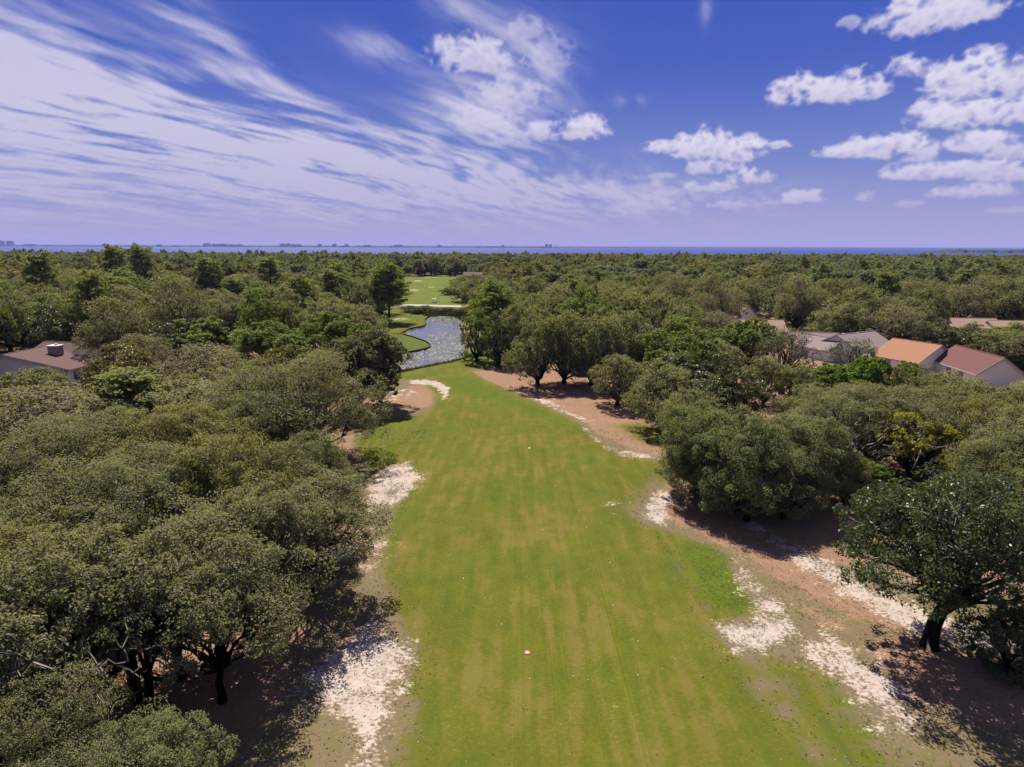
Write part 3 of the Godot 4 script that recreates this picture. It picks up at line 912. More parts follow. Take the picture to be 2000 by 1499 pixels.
func scatter(called: String, mesh: Mesh, xf: Array, cols: Array, parent: Node) -> MultiMeshInstance3D:
	var mm := MultiMesh.new()
	mm.transform_format = MultiMesh.TRANSFORM_3D
	mm.use_colors = cols.size() > 0
	mm.mesh = mesh
	mm.instance_count = xf.size()
	for k in xf.size():
		mm.set_instance_transform(k, xf[k])
		if cols.size(): mm.set_instance_color(k, cols[k])
	var o := MultiMeshInstance3D.new()
	o.name = called if parent != self else numbered(called)
	o.multimesh = mm
	parent.add_child(o, true)
	return o

func build_banks() -> void:
	# timber edging of the two mown tongues that run into the pond
	var wm := textured("edging_timber", Color(0.035, 0.028, 0.02), Color(0.08, 0.06, 0.04), 0.06, 0.6, 0.9, 0.2, 14)
	var runs := [[[838, 618, 829, 624, 832, 631, 825, 637, 803, 641, 788, 648, 776, 655], "dark timber edging below the mown bank beside the sandy clearing"], [[760, 651, 788, 653, 810, 659, 830, 666, 840, 673, 836, 679, 815, 684, 785, 689, 745, 692], "dark timber edging round the mown tongue that juts into the pond"]]
	for run in runs:
		var pts := outline(run[0])
		var c := PackedVector2Array()          # smooth the run
		for k in pts.size() - 1:
			for e in 4:
				c.append(pts[maxi(k, 0)].cubic_interpolate(pts[k + 1], pts[maxi(k - 1, 0)], pts[mini(k + 2, pts.size() - 1)], e / 4.0))
		c.append(pts[pts.size() - 1])
		var o := thing("timber_edging", Vector3(c[0].x, 0, c[0].y), run[1], "retaining wall")
		var len := 0.0
		for k in c.size() - 1:
			var a := Vector3(c[k].x, 0, c[k].y) - o.position
			var b := Vector3(c[k + 1].x, 0, c[k + 1].y) - o.position
			len = a.distance_to(b)
			var st := begin()
			box(st, Vector3(0, -0.35, 0), Vector3(len - 0.015, 0.95, 0.16))
			var q := part("board", st.commit(), wm, o, (a + b) * 0.5)
			q.rotation.y = atan2(-(b.z - a.z), b.x - a.x)
	# reeds and sedge along the near shore
	var blade := begin()
	var r := RandomNumberGenerator.new()
	r.seed = 3
	for k in 16:
		var a := r.randf() * TAU
		var lean := Vector3(cos(a), 0, sin(a))
		var foot := lean * r.randf() * 0.12
		var side := Vector3(-lean.z, 0, lean.x) * 0.025
		var tip := foot + lean * r.randf_range(0.1, 0.4) + Vector3(0, r.randf_range(0.5, 1.0), 0)
		tri(blade, foot - side, tip, foot + side)
	var gm := material("sedge", Color.WHITE, 0.7, 0.3)
	gm.vertex_color_use_as_albedo = true
	gm.cull_mode = BaseMaterial3D.CULL_DISABLED
	var mesh: ArrayMesh = blade.commit()
	mesh.surface_set_material(0, gm)
	var xf := []
	var cols := []
	var shore := outline([735, 732, 775, 727, 790, 724, 820, 718, 850, 712, 880, 706, 905, 700, 918, 692])
	for k in 900:
		var s := r.randi() % (shore.size() - 1)
		var p := shore[s].lerp(shore[s + 1], r.randf()) + Vector2(r.randf_range(-0.8, 0.8), r.randf_range(-0.9, 0.9))
		var size := r.randf_range(0.4, 1.0)
		xf.append(Transform3D(Basis(Vector3.UP, r.randf() * TAU).scaled(Vector3.ONE * size), Vector3(p.x, ground_height(p.x, p.y) - 0.03, p.y)))
		cols.append(Color(0.13, 0.15, 0.04) * r.randf_range(0.7, 1.4))
	var far_bank := outline([836, 616, 860, 613, 900, 616, 912, 624])
	for k in 1500:
		var s := r.randi() % (far_bank.size() - 1)
		var p := far_bank[s].lerp(far_bank[s + 1], r.randf()) + Vector2(r.randf_range(-2, 2), r.randf_range(-4, 4))
		xf.append(Transform3D(Basis(Vector3.UP, r.randf() * TAU).scaled(Vector3(1.6, 1.3, 1.6) * r.randf_range(0.7, 1.2)), Vector3(p.x, ground_height(p.x, p.y) - 0.03, p.y)))
		cols.append(Color(0.13, 0.135, 0.035) * r.randf_range(0.7, 1.3))
	tag(scatter("shore_sedge", mesh, xf, cols, self), "yellowish green sedge fringing the pond", "sedge", "", "stuff")

func build_far_shore() -> void:
	# wooded strips across the bay: long mounds of tree tops
	var wood := material("far_wood", Color(0.035, 0.05, 0.03), 1.0, 0.0)
	var strips := [
		[9300.0, -700, 1120, 17.0, "low wooded shore across the bay below the resort towers"],
		[10900.0, 1080, 2700, 13.0, "faint low shoreline far across the open bay"],
		[3050.0, 1816, 2900, 14.0, "dark wooded point reaching out into the bay"],
	]
	var r := RandomNumberGenerator.new()
	r.seed = 61
	for s in strips:
		var z: float = -s[0]
		var x0: float = (s[1] - 1000.0) / FOCAL * s[0]
		var x1: float = (s[2] - 1000.0) / FOCAL * s[0]
		var n := 260
		var st := begin()
		var crest := []
		for k in n + 1:
			var t := float(k) / n
			var h: float = s[3] * (0.72 + 0.5 * r.randf()) * smoothstep(0.0, 0.015, t) * smoothstep(1.0, 0.985, t) + 0.5
			crest.append([lerpf(x0, x1, t), h, z + r.randf_range(-20, 20)])
		for k in n:
			var a: Array = crest[k]
			var b: Array = crest[k + 1]
			quad(st, Vector3(a[0], -0.4, z + 60), Vector3(a[0], a[1] * 0.8, a[2] + 35), Vector3(b[0], b[1] * 0.8, b[2] + 35), Vector3(b[0], -0.4, z + 60))
			quad(st, Vector3(a[0], a[1] * 0.8, a[2] + 35), Vector3(a[0], a[1], a[2]), Vector3(b[0], b[1], b[2]), Vector3(b[0], b[1] * 0.8, b[2] + 35))
			quad(st, Vector3(a[0], a[1], a[2]), Vector3(a[0], -0.4, z - 200), Vector3(b[0], -0.4, z - 200), Vector3(b[0], b[1], b[2]))
		tag(part("far_shore_terrain", st.commit(), wood, self), s[4], "shore", "", "structure")
	# resort blocks: first and last photo column, height in pixels
	var wall := material("tower_wall", Color(0.30, 0.30, 0.33), 0.9, 0.2)
	var dark := material("tower_glass", Color(0.10, 0.11, 0.14), 0.3, 0.5)
	var list := [[4, 15, 8.5, 0], [20, 31, 8.5, 0], [37, 48, 8.5, 0], [411, 424, 5, 1], [428, 436, 4.2, 1], [438, 456, 4.4, 1], [460, 466, 3.6, 1], [468, 486, 3.2, 1], [557, 566, 5, 2], [568, 577, 5.2, 2], [579, 586, 4, 2], [588, 597, 3.8, 2], [629, 636, 4.6, 3], [657, 664, 5, 3], [680, 687, 4.4, 3], [716, 731, 2.8, 4], [774, 790, 3.4, 4], [856, 864, 3.2, 5], [978, 985, 3.2, 5], [1062, 1068, 5.4, 6], [1070, 1075, 5.4, 6], [68, 90, 2.4, 7], [322, 331, 2.6, 7]]
	var what := ["wide resort tower, one of three side by side over the bay", "hotel block in the long row on the far shore", "hotel block in the middle cluster on the far shore", "lone hotel block on the far shore", "long low building on the far shore", "small block standing alone on the far shore", "one of twin slim towers on the far shore", "low flat building among far shore trees"]
	for b in list:
		var d := 9240.0
		var w: float = (b[1] - b[0]) / FOCAL * d
		var h: float = b[2] / FOCAL * d + 10.0
		var o := thing("resort_tower", Vector3(((b[0] + b[1]) * 0.5 - 1000.0) / FOCAL * d, 0, -d), what[b[3]], "tower", "resort towers across the bay")
		var st := begin()
		box(st, Vector3(0, h * 0.5, 0), Vector3(w, h, 40))
		box(st, Vector3(w * 0.1, h + 2.5, 0), Vector3(w * 0.35, 5, 20))
		part("wall", st.commit(), wall, o)
		for k in int(h / 9.0):
			var sb := begin()
			box(sb, Vector3(0, 7.0 + k * 9.0, 20.6), Vector3(w * 0.92, 4.0, 1.0))
			part("balcony_glazing", sb.commit(), dark, o)
	for b in [[889, 6.0, "thin water tower standing above the far shore"], [1084, 4.5, "short water tower beside twin slim towers"]]:
		var d := 9240.0
		var o := thing("water_tower", Vector3((b[0] - 1000.0) / FOCAL * d, 0, -d), b[2], "water tower")
		var h: float = b[1] / FOCAL * d + 8.0
		var st := begin()
		lathe(st, Vector3.ZERO, [[4, 0], [3, h * 0.75], [3, h * 0.78]], 10)
		part("stem", st.commit(), wall, o)
		st = begin()
		lathe(st, Vector3.ZERO, [[3, h * 0.78], [10, h * 0.86], [10, h * 0.95], [5, h], [0.1, h + 1]], 12)
		part("tank", st.commit(), wall, o)
	var white := material("boat_white", Color(0.8, 0.8, 0.8), 0.5, 0.4)
	for b in [[933, 485.3, 26.0, "white boat out on the bay beyond the field"], [452, 481.5, 22.0, "small white boat below the row of hotel blocks"]]:
		var p := at(b[0], b[1], -0.3)
		var o := thing("motor_boat", Vector3(p.x, -0.3, p.z), b[3], "boat")
		var L: float = b[2]
		var st := begin()
		for s in [-1, 1]:
			quad(st, Vector3(-L * 0.5, 0, s * 2.0), Vector3(-L * 0.5, 2.4, s * 2.6), Vector3(L * 0.3, 2.4, s * 2.6), Vector3(L * 0.3, 0, s * 2.0))
			tri(st, Vector3(L * 0.3, 0, s * 2.0), Vector3(L * 0.3, 2.4, s * 2.6), Vector3(L * 0.55, 3.0, 0))
		quad(st, Vector3(-L * 0.5, 2.4, -2.6), Vector3(L * 0.3, 2.4, -2.6), Vector3(L * 0.3, 2.4, 2.6), Vector3(-L * 0.5, 2.4, 2.6))
		quad(st, Vector3(-L * 0.5, 0, -2.0), Vector3(-L * 0.5, 2.4, -2.6), Vector3(-L * 0.5, 2.4, 2.6), Vector3(-L * 0.5, 0, 2.0))
		part("hull", st.commit(), white, o)
		st = begin()
		box(st, Vector3(-L * 0.05, 4.4, 0), Vector3(L * 0.4, 4.0, 4.2))
		part("cabin", st.commit(), white, o)


# ------------------------------------------------------------------ buildings
func gable_walls(w: float, l: float, h: float, rise: float) -> ArrayMesh:       # ridge along z
	var st := begin()
	var x := w * 0.5
	var z := l * 0.5
	for s in [-1.0, 1.0]:
		quad(st, Vector3(s * x, -0.3, -z), Vector3(s * x, h, -z), Vector3(s * x, h, z), Vector3(s * x, -0.3, z))
		quad(st, Vector3(-x, -0.3, s * z), Vector3(-x, h, s * z), Vector3(x, h, s * z), Vector3(x, -0.3, s * z))
		tri(st, Vector3(-x, h, s * z), Vector3(0, h + rise, s * z), Vector3(x, h, s * z))
	return st.commit()

func slab(a: Vector3, b: Vector3, c: Vector3, d: Vector3, t: float) -> ArrayMesh:    # a plate with thickness t below the four corners
	var st := begin()
	var n := (b - a).cross(d - a).normalized()
	if n.y < 0: n = -n
	var o := -n * t
	quad(st, a, b, c, d)
	quad(st, a + o, d + o, c + o, b + o)
	var p := [a, b, c, d]
	for k in 4:
		quad(st, p[k], p[k] + o, p[(k + 1) % 4] + o, p[(k + 1) % 4])
	return st.commit()

func house(label: String, pos: Vector3, turn: float, w: float, l: float, h: float, rise: float, wall: String, roof: String, over := 0.45) -> Node3D:
	var o := thing("house", pos, label, "house")
	o.rotation.y = turn
	part("wall", gable_walls(w, l, h, rise), mats[wall], o)
	gable_roof(o, w, l, h, rise, roof, over)
	return o

func gable_roof(o: Node3D, w: float, l: float, h: float, rise: float, roof: String, over: float, shift := Vector3.ZERO, swap := false) -> void:
	var k := rise / (w * 0.5)
	var z := l * 0.5 + over
	var x := w * 0.5 + over
	var lift := 0.16
	var top := h + rise + lift
	var eave := h + lift - over * k
	var turn := Basis(Vector3.UP, PI * 0.5) if swap else Basis()
	for s in [-1.0, 1.0]:
		var m := slab(turn * Vector3(0, top, -z), turn * Vector3(0, top, z), turn * Vector3(s * x, eave, z), turn * Vector3(s * x, eave, -z), 0.14)
		var q := part("roof", m, mats[roof], o, shift)
		var st := begin()
		var n := Vector3(s * x, eave - 0.12, 0)
		box(st, turn * (n + Vector3(s * 0.02, 0, 0)), (Vector3(2.0 * z, 0.2, 0.04) if swap else Vector3(0.04, 0.2, 2.0 * z)))
		part("fascia", st.commit(), mats["trim"], q)
		# barge boards on both gable ends
		for e in [-1.0, 1.0]:
			var a := turn * Vector3(s * 0.02, top - 0.02, e * (z + 0.02))
			var b := turn * Vector3(s * x, eave - 0.02, e * (z + 0.02))
			var bar := begin()
			var dir := b - a
			var mid := (a + b) * 0.5 - Vector3(0, 0.14, 0)
			var across := turn * Vector3(0, 0, 1)
			var bas := Basis(dir.normalized(), across.cross(dir).normalized(), across)
			box(bar, mid, Vector3(dir.length(), 0.22, 0.04), bas)
			part("barge_board", bar.commit(), mats["trim"], q)
	var rc := begin()
	box(rc, turn * Vector3(0, top + 0.0, 0), (Vector3(2.0 * z, 0.06, 0.3) if swap else Vector3(0.3, 0.06, 2.0 * z)))
	part("ridge_cap", rc.commit(), mats[roof], o, shift)

func window(o: Node3D, c: Vector3, w: float, h: float, face: Vector3, bars := 1) -> void:
	var side := Vector3.UP.cross(face)
	var b := Basis(side, Vector3.UP, face)
	var st := begin()
	for s in [-1.0, 1.0]:
		box(st, c + side * s * w * 0.5 + face * 0.03, Vector3(0.09, h + 0.09, 0.1), b)
		box(st, c + Vector3.UP * s * h * 0.5 + face * 0.03, Vector3(w - 0.09, 0.09, 0.1), b)
	for k in bars:
		box(st, c + side * w * ((k + 1.0) / (bars + 1) - 0.5) + face * 0.03, Vector3(0.06, h - 0.09, 0.08), b)
	var f := part("window", st.commit(), mats["trim"], o)
	var g := begin()
	box(g, c + face * 0.015, Vector3(w - 0.08, h - 0.08, 0.02), b)
	part("pane", g.commit(), mats["window_glass"], f)

func build_houses() -> void:
	material("trim", Color(0.38, 0.35, 0.33), 0.7, 0.3)
	textured("cream_stucco", Color(0.74, 0.70, 0.60), Color(0.82, 0.78, 0.69), 0.04, 0.3, 0.95, 0.1, 31)
	textured("white_stucco", Color(0.64, 0.61, 0.60), Color(0.74, 0.71, 0.70), 0.04, 0.3, 0.95, 0.1, 32)
	textured("brick_wall", Color(0.20, 0.15, 0.14), Color(0.30, 0.24, 0.23), 0.1, 0.8, 0.95, 0.1, 33)
	textured("brown_shingle", Color(0.075, 0.048, 0.047), Color(0.12, 0.08, 0.078), 0.12, 0.5, 0.95, 0.15, 34)
	textured("orange_shingle", Color(0.19, 0.10, 0.066), Color(0.27, 0.15, 0.098), 0.12, 0.5, 0.95, 0.15, 35)
	textured("maroon_shingle", Color(0.085, 0.043, 0.044), Color(0.135, 0.072, 0.07), 0.12, 0.5, 0.95, 0.15, 36)
	textured("grey_shingle", Color(0.147, 0.120, 0.120), Color(0.202, 0.169, 0.169), 0.12, 0.5, 0.95, 0.15, 37)
	textured("tan_shingle", Color(0.196, 0.136, 0.109), Color(0.250, 0.179, 0.147), 0.12, 0.5, 0.95, 0.15, 38)
	textured("pink_shingle", Color(0.152, 0.093, 0.087), Color(0.196, 0.125, 0.114), 0.12, 0.5, 0.95, 0.15, 39)
	var glass := material("window_glass", Color(0.10, 0.15, 0.20), 0.06, 0.7)
	glass.metallic = 0.2
	# brown house in the trees with its chimney
	var ridge := at(45, 685, 5.3)
	var hl := house("low brown-roofed house with brick chimney beside bright green lawn", Vector3(ridge.x, 0, ridge.z), deg_to_rad(-4), 24.0, 8.0, 2.7, 2.45, "white_stucco", "brown_shingle", 0.6)
	var st := begin()
	box(st, Vector3(4.6, 4.75, -2.2), Vector3(2.0, 2.3, 1.5))
	var ch := part("chimney", st.commit(), mats["brick_wall"], hl)
	ch.set_meta("label", "brick chimney with pale metal cap")
	var cap := begin()
	box(cap, Vector3(4.6, 5.98, -2.2), Vector3(2.3, 0.16, 1.8))
	box(cap, Vector3(4.9, 6.2, -2.2), Vector3(0.45, 0.28, 0.45))
	part("chimney_cap", cap.commit(), material("pale_metal", Color(0.5, 0.5, 0.55), 0.4, 0.5), ch)
	for k in 3: window(hl, Vector3(10.8 - k * 1.9, 1.4, 4.0), 1.5, 2.2, Vector3.BACK, 1)
	for k in 3: window(hl, Vector3(12.0, 1.4, -2.6 + k * 2.5), 1.6, 2.1, Vector3.RIGHT, 1)
	# maroon, orange and grey roofs beyond the grove
	var a := at(1960.7, 697.9, 5.8)
	var b := at(1870.6, 674.3, 5.8)
	var mid := (a + b) * 0.5
	var turn := atan2(b.x - a.x, b.z - a.z)
	var hm := house("cream house with dark maroon gable roof beside the orange-roofed one", Vector3(mid.x, 0, mid.z), turn, 8.0, a.distance_to(b) + 0.2, 2.7, 2.95, "cream_stucco", "maroon_shingle", 0.35)
	a = at(1837, 673, 5.9)
	b = at(1749, 660.3, 5.9)
	mid = (a + b) * 0.5
	turn = atan2(b.x - a.x, b.z - a.z)
	var ho := house("cream house with bright orange gable roof among the treetops", Vector3(mid.x, 0, mid.z), turn, 12.0, a.distance_to(b) + 0.2, 2.5, 3.2, "cream_stucco", "orange_shingle", 0.35)
	var g := at(1672, 653, 5.6)
	var hg := house("grey-shingled house with a stepped lower gable behind thin trees", Vector3(g.x, 0, g.z), deg_to_rad(-62), 12.0, 13.0, 2.7, 3.1, "white_stucco", "grey_shingle", 0.4)
	for v in [[hm, 4.0, 2.95, 2.7, 5.6], [ho, 6.0, 3.2, 2.5, 5.6], [hg, 6.0, 3.1, 2.7, 5.7]]:
		var k: float = v[2] / v[1]
		for e in [[-1.1, -2.6], [-2.2, 1.7], [-0.9, 3.2]]:
			var sv := begin()
			box(sv, Vector3(e[0], v[3] + v[2] + 0.30 + e[0] * k, e[1]), Vector3(0.42, 0.34, 0.42))
			box(sv, Vector3(e[0], v[3] + v[2] + 0.50 + e[0] * k, e[1]), Vector3(0.56, 0.06, 0.56))
			part("roof_vent", sv.commit(), mats["pale_metal"], v[0])
	for hh in [hm, ho]:
		var wl := 4.0 if hh == hm else 6.0
		for k in 2: window(hh, Vector3(wl, 1.4, -2.5 + k * 4.0), 1.3, 1.3, Vector3.RIGHT, 1)
		for k in 2: window(hh, Vector3(-wl, 1.4, -2.5 + k * 4.0), 1.3, 1.3, Vector3.LEFT, 1)
	var g2 := at(1612, 657, 5.0)
	var h2 := house("smaller grey gabled wing house beside the stepped grey house", Vector3(g2.x, 0, g2.z), deg_to_rad(20), 7.0, 9.0, 2.5, 2.2, "white_stucco", "grey_shingle", 0.4)
	window(h2, Vector3(0.4, 1.5, 4.5), 1.8, 1.5, Vector3.BACK, 1)
	window(hg, Vector3(-6.0, 1.4, 2.0), 1.6, 1.4, Vector3.LEFT, 1)
	var g3 := at(1590, 648, 5.4)
	house("mauve-grey hip-end roof peeping over the stepped grey house", Vector3(g3.x, 0, g3.z), deg_to_rad(70), 9.0, 10.0, 2.6, 2.6, "white_stucco", "grey_shingle", 0.4)
	# roofs that show as slivers between crowns
	for q in [[1441, 594, 6.5, 25, 9.0, 9.0, "pink_shingle", "pinkish gable roof peeping out beside a tall rounded oak"], [1487, 624, 5.2, 80, 10.0, 11.0, "tan_shingle", "long tan roof half hidden by yellow-green foliage"], [1885, 621, 5.0, 84, 9.0, 16.0, "tan_shingle", "long pale tan roof showing above the dark magnolia"], [1978, 626, 4.8, 84, 9.0, 12.0, "tan_shingle", "pale tan roof at the end of the row past the long tan one"], [1590, 719, 4.6, 60, 7.0, 6.0, "pink_shingle", "small red-brown roof below the grey houses"], [466, 640, 5.2, 20, 6.0, 6.0, "pink_shingle", "pinkish roof corner beside the yellow-topped oak"], [925, 531, 6.2, 82, 9.0, 14.0, "pink_shingle", "pale roof beyond the far end of the mown field"], [1885, 800, 3.9, 40, 8.0, 9.0, "pink_shingle", "pinkish roof seen through branches beside the yellow-leaved tree"], [125, 668, 4.6, 75, 8.0, 10.0, "brown_shingle", "dark brown roof in the shade behind the chimney"]]:
		var p := at(q[0], q[1], q[2])
		var hh := house(q[7], Vector3(p.x, 0, p.z), deg_to_rad(q[3]), q[4], q[5], 2.6, q[2] - 2.76, "cream_stucco", q[6], 0.4)
		window(hh, Vector3(0, 1.4, q[5] * 0.5), 1.4, 1.3, Vector3.BACK, 1)


# ------------------------------------------------------------------ planting
var guarded := []      # [x0, y0, x1, y1, distance]: what must stay in sight from trees that grow in front of it

func hides(pos: Vector3, h: float, r: float) -> bool:
	var top := to_pixel(pos + Vector3(0, h, 0))
	var foot := to_pixel(pos)
	if foot.z < 1.0: return true
	var w := r * 0.85 * FOCAL / foot.z
	for g in guarded:
		if -pos.z > g[4]: continue
		if foot.x + w > g[0] and foot.x - w < g[2] and foot.y > g[1] and top.y < g[3]: return true
	return false

var landmarks := []

func whereabouts(p: Vector2) -> String:        # names the nearest landmark of the wood
	var best := 1e9
	var words := ""
	for m in landmarks:
		var d: float = (m[0] as Vector2).distance_to(p)
		if d < best:
			best = d
			words = ("beside " if d < 24.0 else ("behind " if p.y < m[0].y else "on this side of ")) + m[1]
	return words

